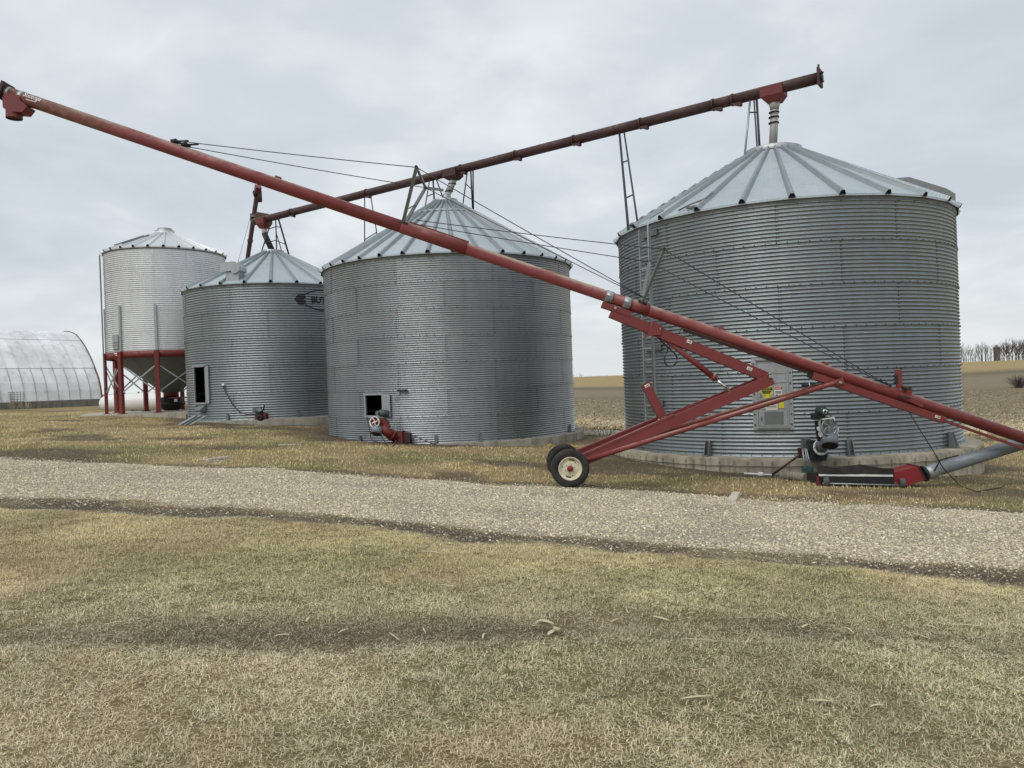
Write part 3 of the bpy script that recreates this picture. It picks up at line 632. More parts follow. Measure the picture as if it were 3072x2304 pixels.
    if bolts:
        bm_ = MB()
        def bolt(th, z, r=0.012):
            p = cpt(B, th, B.R + corr(B, z) + 0.008, z); n_ = Vector((math.cos(th), math.sin(th), 0)); t_ = Vector((-n_.y, n_.x, 0)); u_ = Vector((0, 0, 1))
            bm_.add([p + (t_ * sx + u_ * sz) * r for sx, sz in ((-1, -1), (1, -1), (1, 1), (-1, 1))] + [p + n_ * 0.013 + (t_ * sx + u_ * sz) * r * .6 for sx, sz in ((-1, -1), (1, -1), (1, 1), (-1, 1))],
                    [(4, 5, 6, 7), (0, 1, 5, 4), (1, 2, 6, 5), (2, 3, 7, 6), (3, 0, 4, 7)])
        for k in range(nr + 1):
            n_ = int(2 * math.pi * B.R / 0.235)
            for i in range(n_):
                th = B.view + i / n_ * 2 * math.pi; dd = abs((th - B.view + math.pi) % (2 * math.pi) - math.pi)
                if dd > 2.0: continue
                zz = zb + k * ring + (0.02 if k == 0 else (-0.1 if k == nr else 0.005))
                if hole and hole[0] - .05 < th < hole[1] + .05 and hole[2] < zz < hole[3]: continue
                if k == nr and i % 2: continue
                bolt(th, zz, bolts)
            if k == nr: continue
            for i in range(ns):
                th = B.view + 0.31 + (i + (0.5 if k % 2 else 0.0)) * dth; dd = abs((th - B.view + math.pi) % (2 * math.pi) - math.pi)
                if dd > 2.0: continue
                for j in range(nc):
                    for s_ in (-1, 1):
                        bolt(th + s_ * 0.022 / B.R * 1.0 + 0.012, zb + k * ring + (j + 0.5 + (0.25 if s_ > 0 else 0)) * B.pitch, bolts * 0.85)
        part('bolt_heads', bm_, M['bolt'], B.root, fix=False, kind='stuff')
    return B
def wall_box(B, mb, th, z, w, h, d, off=0.0):
    """box standing on the wall: width w along the wall, height h, depth d outward from R+off"""
    p = cpt(B, th, B.R + off + d / 2, z); return mb.box(p, d, w, h, th)
def roof_pt(B, r, th, up=0.0):
    return Vector((B.x + math.cos(th) * r, B.y + math.sin(th) * r, B.ze + (B.re - r) * math.tan(B.slope) + up))
def roof_hit(B, px, py, up=0.0):
    d = ray(px, py); t = max(B.y - B.R - 1.5, 2)
    while t < B.y + B.R + 2:
        p = CAM + d * t; r = math.hypot(p.x - B.x, p.y - B.y)
        if r < B.re + .05 and p.z < B.ze + (B.re - r) * math.tan(B.slope) + up: return p, math.atan2(p.y - B.y, p.x - B.x), r
        t += 0.01
    p = CAM + d * B.y; return p, math.atan2(p.y - B.y, p.x - B.x), math.hypot(p.x - B.x, p.y - B.y)

def ribat(geo, px, py):
    q = Bin(); q.x, q.y, q.R = geo; return cyl_hit(q, px, py, 0.10)[0]
# ---- bin 1: the big one on the right, with ladder, door with stickers, ribbed foundation
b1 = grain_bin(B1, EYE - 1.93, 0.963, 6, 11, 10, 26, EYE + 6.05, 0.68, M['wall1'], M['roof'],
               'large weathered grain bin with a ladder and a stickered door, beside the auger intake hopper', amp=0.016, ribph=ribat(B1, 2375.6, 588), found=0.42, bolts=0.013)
# ---- bin 2: middle
def probe(geo): 
    q = Bin(); q.x, q.y, q.R = geo; return q
p2 = probe(B2); t0, z1 = cyl_hit(p2, 1098, 1183); t1, z0 = cyl_hit(p2, 1150, 1249)
if t1 < t0: t0, t1 = t1, t0
H2 = (t0, t1, z0, z1)
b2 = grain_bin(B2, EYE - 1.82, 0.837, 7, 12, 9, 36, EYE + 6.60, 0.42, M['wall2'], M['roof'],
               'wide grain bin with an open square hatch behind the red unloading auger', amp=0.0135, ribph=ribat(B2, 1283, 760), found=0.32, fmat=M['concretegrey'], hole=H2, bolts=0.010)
# ---- bin 3: left, with the printed logo
p3 = probe(B3); t0, z1 = cyl_hit(p3, 583, 1100); t1, z0 = cyl_hit(p3, 619, 1210)
if t1 < t0: t0, t1 = t1, t0
H3 = (t0, t1, z0, z1)
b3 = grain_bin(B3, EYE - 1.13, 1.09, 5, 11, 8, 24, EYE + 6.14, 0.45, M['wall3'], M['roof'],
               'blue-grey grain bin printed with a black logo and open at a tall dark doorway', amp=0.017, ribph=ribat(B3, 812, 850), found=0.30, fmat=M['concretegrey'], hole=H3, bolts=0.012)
# ---- bin 4: bright hopper-bottom bin on red legs
b4 = grain_bin(B4, EYE + 2.05, 0.96, 5, 10, 7, 27, EYE + 7.95, 0.42, M['wall4'], M['roof4'],
               'bright hopper-bottom grain bin standing on red steel legs', amp=0.024, ribph=ribat(B4, 490, 742), found=None, bolts=None, overhang=0.08, name='hopper_bin')

# ---------------- details, bin 1
# door: frame, panels, handles, stickers
thA, zA = cyl_hit(b1, 2271, 1085); thB, zB = cyl_hit(b1, 2364, 1278); thd = (thA + thB) / 2
wd = abs(thB - thA) * b1.R; hd = zA - zB; zm = (zA + zB) / 2
fr = MB(); wall_box(b1, fr, thd, zm, wd + 0.26, hd + 0.16, 0.03, -0.005)
dfr = part('door_frame', fr, M['galvdark'] if False else M['galv'], b1.root)
dn = Vector((math.cos(thd), math.sin(thd), 0)); dtv = Vector((-dn.y, dn.x, 0)); dc = cpt(b1, thd, b1.R, zm)
def dpt(u, v, o): return dc + dtv * u + Vector((0, 0, v)) + dn * o     # u to the right seen from outside, v up
def dbox(mb, u, v, w, h, o, d): return mb.box(dpt(u, v, o + d / 2), d, w, h, thd)
zr = [0.5, 0.155, -0.03, -0.22, -0.5]
door_panels = [(0.5, 0.30), (0.30, 0.16), (0.16, -0.235), (-0.235, -0.5)]
for a, b_ in door_panels:
    mb = MB(); dbox(mb, 0, (a + b_) / 2 * hd, wd, (a - b_) * hd - 0.012, 0.026, 0.03); dp = part('door_panel', mb, M['galv'], dfr)
mb = MB(); dbox(mb, 0.02, -0.37 * hd, wd * 0.66, 0.19 * hd, 0.056, 0.012); part('door_panel', mb, M['galvdark'], dfr)
for s in (-1, 1):
    mb = MB(); dbox(mb, s * (wd / 2 + 0.02), 0, 0.028, hd + 0.03, 0.02, 0.055); part('door_edge', mb, M['galv'], dfr)
mb = MB(); dbox(mb, 0, -hd / 2 - 0.02, wd + 0.07, 0.03, 0.02, 0.06); part('door_sill', mb, M['galv'], dfr)
mb = MB(); dbox(mb, 0, hd / 2 + 0.02, wd + 0.07, 0.03, 0.02, 0.07); part('door_head', mb, M['galvdark'], dfr)
for v in (0.36, -0.02, -0.38):
    mb = MB(); dbox(mb, -wd / 2 + 0.06, v * hd, 0.03, 0.10, 0.055, 0.03); part('latch', mb, M['chrome'] if v == 0.36 else M['galvdark'], dfr)
for s in (-1, 1):
    for k in range(7):
        mb = MB(); dbox(mb, s * (wd / 2 + 0.085), (k / 6 - 0.5) * hd * 0.94, 0.03, 0.03, 0.025, 0.02); part('bolt', mb, M['bolt'], dfr)
# stickers: positions from the door photo frame
def door_uv(px, py):
    d = ray(px, py); p = CAM + d * ((dc + dn * 0.06 - CAM).dot(dn) / d.dot(dn)); return (p - dc).dot(dtv), p.z - dc.z
def sticker(name, x0, y0, x1, y1, mat, o=0.058, txt=None, tmat=None, tsize=0.6, label=None, wide=0.9):
    u0, v0 = door_uv(x0, y0); u1, v1 = door_uv(x1, y1); mb = MB(); dbox(mb, (u0 + u1) / 2, (v0 + v1) / 2, abs(u1 - u0), abs(v0 - v1), o, 0.003)
    st = part(name, mb, mat, dfr, label)
    if txt:
        vs, fs = text_mesh(txt, 1.0); w_ = max(v[0] for v in vs) - min(v[0] for v in vs); h_ = max(v[1] for v in vs) - min(v[1] for v in vs)
        sx = abs(u1 - u0) * wide / w_; sy = abs(v0 - v1) * tsize / h_; tb = MB()
        tb.add([dpt((u0 + u1) / 2 + a * sx, (v0 + v1) / 2 + b * sy, o + 0.0045) for a, b in vs], fs); part('lettering', tb, tmat, st, fix=False)
    return st
sg = 0
sticker('caution_sticker', 2282, 1161, 2318, 1183.5, M['yellow'], label='yellow caution sticker')
sticker('sticker_header', 2284, 1163, 2317, 1170.5, M['ink'], 0.0612, 'CAUTION', M['yellow'], 0.62, wide=0.66)
for k in range(4): sticker('print_line', 2285 + k, 1173 + 2.3 * k, 2315 - k * 2, 1173.9 + 2.3 * k, M['ink'], 0.0612)
sticker('small_sticker', 2291.5, 1184.5, 2311.5, 1194, M['yellow'], label='small torn yellow sticker')
for xx_ in (2293.5, 2307): sticker('pictogram', xx_, 1185.2, xx_ + 2.6, 1188, M['ink'], 0.0612)
sticker('danger_sticker', 2322.5, 1160, 2347, 1195, M['decal'], label='white danger sticker with red heading')
sticker('sticker_header', 2323.5, 1161, 2346, 1168, M['signred'], 0.0612, 'DANGER', M['decal'], 0.6, wide=0.8)
for k in range(3): sticker('print_line', 2326, 1173 + 3 * k, 2344, 1173.9 + 3 * k, M['ink'], 0.0612)
for xx_ in (2327, 2338): sticker('pictogram', xx_, 1184, xx_ + 6, 1189.5, M['ink'], 0.0612)
sticker('paper_label', 2297, 1205, 2333, 1229, M['decal']); 
for k in range(4): sticker('print_line', 2300, 1211 + 4 * k, 2330, 1211.6 + 4 * k, M['ink'], 0.0612)
sticker('torn_sticker', 2337, 1206, 2352, 1224, M['yellow'])
# hand grip beside the door
mb = MB().path([on_wall(b1, 2405, 1155, 0.06), on_wall(b1, 2447, 1155, 0.06)], 0.035, 8); part('hand_grip', mb, M['black'], b1.root)
mb = MB().path([on_wall(b1, 2427, 1148, 0.10), on_wall(b1, 2431, 1164, 0.10)], 0.008, 6); part('wire_tie', mb, M['white'], b1.root)
# ladder
ladr = MB(); rails = []
for (xa, ya), (xb, yb) in (((1923, 705), (1944, 1300)), ((1953, 700), (1973, 1300))):
    ta, za = cyl_hit(b1, xa, ya, 0.10); tb_, zb_ = cyl_hit(b1, xb, yb, 0.10); rails.append((ta, za, tb_, zb_))
tl = (rails[0][0] + rails[0][2]) / 2; tr_ = (rails[1][0] + rails[1][2]) / 2; ztop = b1.top - 0.10; zbot = b1.zb + 0.75
lroot = bpy.data.objects.new('ladder', None); COL.objects.link(lroot); lroot.parent = b1.root; lroot.empty_display_size = 0.1
for t in (tl, tr_):
    mb = MB(); mb.beam(cpt(b1, t, b1.R + 0.14, zbot), cpt(b1, t, b1.R + 0.14, ztop), 0.03, 0.05, (math.cos(t), math.sin(t), 0)); part('rail', mb, M['galv'], lroot)
for k in range(int((ztop - zbot) / 0.29)):
    z_ = zbot + 0.15 + k * 0.29; mb = MB(); mb.beam(cpt(b1, tl, b1.R + 0.14, z_), cpt(b1, tr_, b1.R + 0.14, z_), 0.035, 0.028); part('rung', mb, M['galv'], lroot)
for z_ in (ztop - 0.14, EYE + 0.72, zbot + 0.5):
    mb = MB(); tm = (tl + tr_) / 2; wall_box(b1, mb, tm + 0.012, z_, abs(tr_ - tl) * b1.R + 0.22, 0.16, 0.035, 0.02); part('ladder_bracket', mb, M['galvdark'], lroot)
# conduit with a bend over the eave
tc_ = tr_ + 0.006; pts = [cpt(b1, tc_, b1.R + 0.21, zbot + 0.3), cpt(b1, tc_, b1.R + 0.21, b1.top - 0.12), cpt(b1, tc_, b1.R + 0.20, b1.top + 0.02), cpt(b1, tc_, b1.R + 0.10, b1.top + 0.13), cpt(b1, tc_ + .02, b1.R - 0.25, b1.top + 0.33)]
part('grab_rail', MB().path(pts, 0.02, 8), M['galv'], b1.root)
# roof ladder cleats on the left slope
thl = b1.view - 1.12
for k in range(11):
    r_ = 1.15 + k * 0.30; a = roof_pt(b1, r_, thl - 0.55 / r_ * 0.5, 0.085); c_ = roof_pt(b1, r_, thl + 0.55 / r_ * 0.5, 0.085)
    part('roof_step', MB().beam(a, c_, 0.10, 0.035), M['galv'], b1.root)
# roof manhole ring and lifting handle
p_, th_, r_ = roof_hit(b1, 2096, 612)
part('roof_handle', MB().path([roof_pt(b1, r_ + 0.25, th_ - 0.1, 0.03), roof_pt(b1, r_ + 0.18, th_ - .03, 0.09), roof_pt(b1, r_ + .02, th_ + 0.05, 0.1), roof_pt(b1, r_ - 0.3, th_ + 0.05, 0.10), roof_pt(b1, r_ - 0.42, th_ + 0.05, 0.03)], 0.022, 8), M['galvdark'], b1.root)
p_, th_, r_ = roof_hit(b1, 2075, 628); part('bracket', MB().beam(roof_pt(b1, r_, th_ - .03, .05), roof_pt(b1, r_, th_ + .03, .05), 0.08, 0.05), M['galvdark'], b1.root)
# box vent on the right slope
mb = MB(); thv = b1.view + 1.42; e_r = Vector((math.cos(thv), math.sin(thv), 0)); e_t = Vector((-e_r.y, e_r.x, 0))
def vp(u, w_, up): return roof_pt(b1, 3.6 + u, thv, up * .85) + e_t * w_
side = [(-0.55, 0.0), (0.75, 0.0), (0.75, 0.36), (0.55, 0.42), (-0.25, 0.36), (-0.55, 0.18)]
mb.prism([vp(u, -0.35, up) for u, up in side], e_t * 0.7); part('roof_vent', mb, M['galvdark'], b1.root)
# uprights (wind-load feet) on the foundation
for (fx, fy) in ((1896, 1285), (2126, 1362), (2548, 1365), (2852, 1330), (2200, 1400)):
    if fy == 1400: continue
    t, z_ = cyl_hit(b1, fx, fy, 0.05); mb = MB(); hh = 0.36; z0 = b1.zb
    for s in (-1, 1):
        tv = Vector((-math.sin(t), math.cos(t), 0)); base = cpt(b1, t, b1.R + 0.01, z0) + tv * (s * 0.055)
        mb.prism([base, base + Vector((math.cos(t), math.sin(t), 0)) * 0.20, base + Vector((math.cos(t), math.sin(t), 0)) * 0.09 + Vector((0, 0, hh)), base + Vector((0, 0, hh))], tv * 0.012)
    wall_box(b1, mb, t, z0 + hh / 2, 0.11, hh, 0.02, 0.014); mb.box(cpt(b1, t, b1.R + 0.12, z0 + 0.01), 0.2, 0.16, 0.02, t)
    part('anchor_foot', mb, M['galvdark'], b1.root)
# foundation: board-form battens and two hoop wires cast against it
for k in range(46):
    t = b1.view - 1.45 + k * 0.064 + random.uniform(-0.012, 0.012); hh = random.uniform(0.24, 0.42)
    mb = MB(); p = cpt(b1, t, b1.fr + 0.006, b1.zb - 0.07 - hh / 2); mb.box(p, 0.02, random.choice((0.018, 0.022, 0.03, 0.05)), hh, t); o = part('form_batten', mb, M['concretegrey'], b1.found)
for z_ in (-0.17, -0.36):
    mb = MB().path([cpt(b1, b1.view - 1.5 + k * 0.05, b1.fr + 0.022, b1.zb + z_ + 0.008 * math.sin(k * 2.1)) for k in range(61)], 0.009, 5); part('hoop_wire', mb, M['concretegrey'], b1.found)

# ---------------- details, bin 2 (open hatch)
def hatch(B, Hh, dmat):
    lo, hi, z0, z1 = Hh; w_ = 0.10; zm = (z0 + z1) / 2
    f = bpy.data.objects.new('doorway', None); COL.objects.link(f); f.parent = B.root; f.empty_display_size = 0.1
    for t in (lo, hi):
        mb = MB(); wall_box(B, mb, t + (-1 if t == lo else 1) * 0.035 / B.R, zm, w_ * 0.6, z1 - z0 + w_, 0.06, -0.025); part('jamb', mb, dmat, f)
    for z_ in (z0, z1):
        mb = MB(); wall_box(B, mb, (lo + hi) / 2, z_, (hi - lo) * B.R + w_ * 1.2, w_ * 0.7, 0.085, -0.03); part('lintel' if z_ == z1 else 'sill', mb, dmat, f)
    return f
f2 = hatch(b2, H2, M['galv'])
mb = MB(); wall_box(b2, mb, H2[1] + 0.035, (H2[2] + H2[3]) / 2, 0.30, H2[3] - H2[2], 0.03, 0.04); part('open_leaf', mb, M['galv'], f2)
part('hand_grip', MB().path([on_wall(b2, 1192, 1172, 0.06), on_wall(b2, 1222, 1171.5, 0.06)], 0.03, 8), M['black'], b2.root)
part('wire_tie', MB().path([on_wall(b2, 1199, 1173, 0.06), on_wall(b2, 1194, 1186, 0.05), on_wall(b2, 1184, 1200, 0.04)], 0.008, 6), M['galv'], b2.root)
for (fx, fy) in ((1562, 1312), (1712, 1283), (1308, 1325), (1442, 1318), (1079, 1325)):
    t, z_ = cyl_hit(b2, fx, fy, 0.05); mb = MB(); wall_box(b2, mb, t, b2.zb + 0.13, 0.09, 0.26, 0.05, 0.012); mb.box(cpt(b2, t, b2.R + 0.10, b2.zb + 0.012), 0.16, 0.12, 0.024, t); part('anchor_foot', mb, M['galvdark'], b2.root)
rb = MB().lathe((b2.x, b2.y, 0), [(1.28, roof_pt(b2, 1.28, 0).z + 0.07), (1.31, roof_pt(b2, 1.31, 0).z + 0.085), (1.34, roof_pt(b2, 1.34, 0).z + 0.055)], n=48); part('roof_band', rb, M['galv'], b2.root)

# ---------------- details, bin 3 (doorway, vent, logo)
f3 = hatch(b3, H3, M['galv'])
mb = MB(); tm = H3[1] + 0.028; wall_box(b3, mb, tm + .02, (H3[2] + H3[3]) / 2, 0.14, H3[3] - H3[2], 0.05, 0.02); part('open_leaf', mb, M['galv'], f3)
t, z_ = cyl_hit(b3, 601, 1222); mb = MB(); p = cpt(b3, t, b3.R, z_); n_ = Vector((math.cos(t), math.sin(t), 0)); tv = Vector((-n_.y, n_.x, 0))
mb.prism([p + Vector((0, 0, .10)), p + n_ * .30 + Vector((0, 0, -.12)), p + n_ * .02 + Vector((0, 0, -.2))], tv * 0.42); part('chute', mb, M['galvdark'], b3.root)
p_, th_, r_ = roof_hit(b3, 705, 835); base = roof_pt(b3, r_, th_, -0.05)
vr = bpy.data.objects.new('roof_vent', None); COL.objects.link(vr); vr.parent = b3.root; vr.empty_display_size = 0.1
e_r = Vector((math.cos(th_), math.sin(th_), 0)); e_t = Vector((-e_r.y, e_r.x, 0))
mb = MB().beam(base - Vector((0, 0, .1)), base + Vector((0, 0, 0.30)), 0.55, 0.45, e_r); part('throat', mb, M['galv'], vr)
lat = Vector((1, -0.15, 0)).normalized(); c0 = base + Vector((0, 0, 0.44)) - lat * 0.40
fw = lat.cross(Vector((0, 0, 1))); mb = MB().prism([c0 + lat * u + Vector((0, 0, v)) - fw * .3 for u, v in ((-.08, -.16), (-.06, .16), (.10, .24), (.50, .25), (.66, .18), (.76, .02), (.76, -.12), (.62, -.22), (.45, -.24), (.40, -.12))], fw * .6)
part('hood', mb, M['galv'], vr)
p_, th_, r_ = roof_hit(b3, 585, 851); part('roof_cap', MB().lathe(roof_pt(b3, r_, th_, -0.05), [(0.36, 0), (0.36, 0.10), (0.20, 0.22), (0.02, 0.26)], n=20), M['galvdark'], b3.root)
def wrap_print(B, name, shape_vs, shape_fs, tc0, zc0, mat, parent, label=None):
    bm = bmesh.new(); vs = [bm.verts.new((a, 0, b)) for a, b in shape_vs]
    for f in shape_fs:
        try: bm.faces.new([vs[i] for i in f])
        except ValueError: pass
    z0 = min(b for a, b in shape_vs); z1 = max(b for a, b in shape_vs); s_ = B.pitch / 8
    k = math.ceil((z0 + zc0 - B.zb) / s_)
    while k * s_ + B.zb - zc0 < z1:
        g = bm.verts[:] + bm.edges[:] + bm.faces[:]; bmesh.ops.bisect_plane(bm, geom=g, plane_co=(0, 0, k * s_ + B.zb - zc0), plane_no=(0, 0, 1)); k += 1
    me = bpy.data.meshes.new(name)
    for v in bm.verts:
        z_ = zc0 + v.co.z; th = tc0 + v.co.x / B.R; kk = (z_ - B.zb) / B.ring % 1.0; r = B.R + corr(B, z_) + 0.006 * (1 - kk) + 0.010
        v.co = cpt(B, th, r, z_) - org(parent)
    bm.to_mesh(me); bm.free(); me.materials.append(mat); o = bpy.data.objects.new(name, me); COL.objects.link(o); o.parent = parent
    if label: o['label'] = label
    return o
tL, zL = cyl_hit(b3, 897, 896); tT, zT = cyl_hit(b3, 934, 899); hh = cyl_hit(b3, 934, 889)[1] - cyl_hit(b3, 934, 910)[1]
vs, fs = text_mesh('BUTLER', 1.0, 0.0, 0.045); x0 = min(v[0] for v in vs); y0 = min(v[1] for v in vs); y1 = max(v[1] for v in vs); k = hh / (y1 - y0); yc = (y0 + y1) / 2
vs = [((a - x0) * k * 0.98, (b_ - yc) * k) for a, b_ in vs]; wlen = max(v[0] for v in vs)
logo = wrap_print(b3, 'logo_lettering', vs, fs, tT, zT, M['logo'], b3.root, 'black lettering')
def ribbon(pts, w): 
    v_, f_ = [], []
    for i, (a, b_) in enumerate(pts): v_ += [(a, b_ - w / 2), (a, b_ + w / 2)]
    for i in range(len(pts) - 1): f_.append((2 * i, 2 * i + 2, 2 * i + 3, 2 * i + 1))
    return v_, f_
for s in (-1, 1):
    pts = [(-0.28 + k * (wlen + 0.35) / 14, s * (hh * 0.55 + 0.26 * math.sin(math.pi * min(k / 14 + 0.06, 1)))) for k in range(15)]
    v_, f_ = ribbon(pts, 0.05); wrap_print(b3, 'logo_border', v_, f_, tT, zT, M['logo'], b3.root)
pent = [(-0.72, 0.0), (-0.55, 0.21), (-0.36, 0.24), (-0.22, 0.10), (-0.33, 0.0), (-0.22, -0.10), (-0.36, -0.24), (-0.55, -0.21)]
wrap_print(b3, 'logo_arrow', pent, [(0, 7, 6, 5, 4), (0, 4, 3, 2, 1)], tT, zT, M['logo'], b3.root)
for (fx, fy) in ((683, 1255), (897, 1244), (560, 1255)):
    t, z_ = cyl_hit(b3, fx, fy, 0.05); mb = MB(); wall_box(b3, mb, t, b3.zb + 0.12, 0.10, 0.24, 0.06, 0.014); part('anchor_foot', mb, M['galvdark'], b3.root)

# ---------------- details, bin 4: band, cone, legs, braces, boot, ladder, hatch, stiffeners
O4 = Vector((b4.x, b4.y, 0)); gz4 = H(b4.x, b4.y); slabz = EYE - 0.84
part('ring_beam', MB().lathe(O4, [(b4.R + 0.02, b4.zb + 0.02), (b4.R + 0.06, b4.zb + 0.02), (b4.R + 0.06, b4.zb - 0.30), (b4.R - 0.02, b4.zb - 0.30)], n=60), M['redleg'], b4.root)
zc1 = EYE + 0.02
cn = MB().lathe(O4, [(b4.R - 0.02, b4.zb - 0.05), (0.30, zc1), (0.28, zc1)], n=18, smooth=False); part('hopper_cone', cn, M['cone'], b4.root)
part('cone_collar', MB().lathe(O4, [(0.36, zc1 + 0.10), (0.36, zc1 - 0.18), (0.2, zc1 - 0.18)], n=24), M['redleg'], b4.root)
boot = MB().lathe(O4, [(0.05, zc1 - 0.15), (0.52, zc1 - 0.16), (0.52, zc1 - 0.42), (0.66, zc1 - 0.45), (0.66, zc1 - 0.50), (0.34, zc1 - 0.82), (0.05, zc1 - 0.82)], n=20); part('boot', boot, M['black'], b4.root)
part('slide_gate', MB().beam(O4 + Vector((0.1, -0.5, zc1 - 0.2)), O4 + Vector((1.0, -0.5, zc1 - 0.2)), 0.06, 0.06), M['redleg'], b4.root)
part('gate_rod', MB().beam(O4 + Vector((0.3, -0.55, zc1 - 0.40)), O4 + Vector((1.05, -0.55, zc1 - 0.40)), 0.025, 0.025), M['black'], b4.root)
part('label_plate', MB().box(O4 + Vector((0.42, -0.46, zc1 - 0.33)), 0.15, 0.02, 0.17), M['decal'], b4.root)
NL = 10; ph = b4.view - math.radians(11)
lp = []
for k in range(NL):
    t = ph + 2 * math.pi * k / NL; foot = cpt(b4, t, b4.R + 0.11, slabz); lp.append(t)
    mb = MB(); w_, d_ = 0.20, 0.16; p0 = cpt(b4, t, b4.R + 0.11, slabz); p1 = cpt(b4, t, b4.R + 0.11, b4.zb + 0.02)
    mb.beam(p0, p1, 0.20, 0.15, (math.cos(t), math.sin(t), 0)); leg = part('leg', mb, M['redleg'], b4.root)
    part('foot_plate', MB().box(p0 + Vector((0, 0, 0.015)), 0.30, 0.34, 0.03, t), M['redleg'], leg)
    # stiffener above the band
    q0 = cpt(b4, t, b4.R + 0.05, b4.zb + 0.03); q1 = cpt(b4, t, b4.R + 0.05, b4.zb + 2.15); part('stiffener', MB().beam(q0, q1, 0.11, 0.07, (math.cos(t), math.sin(t), 0)), M['galv'], b4.root)
for k in range(NL):
    t, t2 = lp[k], lp[(k + 1) % NL]; zt, zl = b4.zb - 0.62, slabz + 0.95
    for za, zb_ in ((zt, zl), (zl, zt)):
        o_ = 0.06 if za > zb_ else 0.13
        part('cross_brace', MB().beam(cpt(b4, t, b4.R + o_, za), cpt(b4, t2, b4.R + o_, zb_), 0.03, 0.06), M['galv'], b4.root)
t, z_ = cyl_hit(b4, 350, 1028); p = cpt(b4, t, b4.R, z_); mb = MB(); wall_box(b4, mb, t, z_, 0.42, 0.68, 0.07, 0.0); hdr = part('access_door', mb, M['galv'], b4.root)
for dz in (0.0, -0.14, -0.3):
    mb = MB(); wall_box(b4, mb, t, z_ + dz, 0.38, 0.02, 0.02, 0.071); part('door_strap', mb, M['galvdark'], hdr)
t, z_ = cyl_hit(b4, 352, 1060, 0.06); mb = MB(); wall_box(b4, mb, t, z_, 0.42, 0.05, 0.012, 0.066); part('name_plate', mb, M['white'], b4.root)
mb = MB(); wall_box(b4, mb, t + 0.01, z_ - 0.09, 0.28, 0.04, 0.012, 0.066); part('name_plate', mb, M['white'], b4.root)
tl4 = b4.view - 1.46; l4 = bpy.data.objects.new('ladder', None); COL.objects.link(l4); l4.parent = b4.root; l4.empty_display_size = 0.1
for s in (-1, 1):
    tt = tl4 + s * 0.2 / b4.R; part('rail', MB().beam(cpt(b4, tt, b4.R + 0.16, slabz + 1.25), cpt(b4, tt, b4.R + 0.16, b4.top - 0.05), 0.03, 0.04), M['galvdark'], l4)
for k in range(24):
    z_ = slabz + 1.35 + k * 0.30
    if z_ < b4.top - 0.1: part('rung', MB().beam(cpt(b4, tl4 - 0.2 / b4.R, b4.R + 0.16, z_), cpt(b4, tl4 + 0.2 / b4.R, b4.R + 0.16, z_), 0.025, 0.025), M['galvdark'], l4)
p_, th_, r_ = roof_hit(b4, 372, 735)
for s in (-0.28, 0.28):
    part('roof_ladder', MB().beam(roof_pt(b4, b4.R - 0.1, th_ + s / b4.R, 0.12), roof_pt(b4, 1.1, th_ + s / 1.6, 0.12), 0.04, 0.05), M['galvdark'], b4.root)
part('roof_cap', MB().lathe(O4, [(0.44, b4.zcap - 0.06), (0.44, b4.zcap + 0.04), (0.34, b4.zcap + 0.06), (0.34, b4.zcap + 0.15), (0.1, b4.zcap + 0.17), (0.02, b4.zcap + 0.17)], n=28), M['galv'], b4.root)
# slab
mb = MB(); c4 = Vector((b4.x - 0.4, b4.y, slabz - 0.15)); mb.box(c4, 9.6, 7.0, 0.30, 0.06)
sl = thing('concrete_slab', mb, M['slab'], 'pale concrete slab under the legs of the hopper bin', 'slab')

# ================================================================== OVERHEAD AUGER along the tops of the bins
def uy(px): return 1.0 / (0.02890 + (px - 800) * 1.1585e-5)
def upt(px): return at(px, 666.6 - 0.2551 * (px - 760), uy(px))
UA, UB = upt(760), upt(2457); ud = (UB - UA).normalized(); UR = 0.155
ua = root('overhead_auger', UA, 'long dark red overhead auger tube running above the roofs of the three grain bins', 'auger')
jn = [760, 874, 1100, 1383, 1546, 1722, 1922, 2140, 2198, 2457]
for k in range(len(jn) - 1):
    part('tube_section', MB().tube(upt(jn[k]), upt(jn[k + 1]), UR, n=24), M['redold'], ua)
perp = ud.cross(Vector((0, 0, 1))).normalized(); upu = perp.cross(ud)
for px in jn[1:-1]:
    p = upt(px); mb = MB().tube(p - ud * 0.03, p + ud * 0.03, UR + 0.022, n=24); fl = part('joint_flange', mb, M['redold'], ua)
    mb = MB(); q = p + ud * 0.12 - upu * (UR - 0.01); mb.prism([q - ud * 0.16, q + ud * 0.16, q + ud * 0.16 - upu * 0.10, q + ud * 0.10 - upu * 0.11], perp * 0.14); part('joint_lug', mb, M['redold'], fl)
p = upt(2457); mb = MB(); mb.beam(p - ud * 0.01, p + ud * 0.05, 0.40, 0.46, upu); ep = part('end_plate', mb, M['redold'], ua)
part('end_eye', MB().tube(p + upu * 0.2, p + upu * 0.36, 0.03, n=8), M['black'], ep)
for s in (-1, 1):
    part('end_bolt', MB().tube(p + ud * 0.04 + upu * 0.12 * s, p + ud * 0.12 + upu * 0.12 * s, 0.03, n=8), M['black'], ep)
part('end_bearing', MB().tube(p + ud * 0.04, p + ud * 0.10, 0.09, n=12), M['black'], ep)
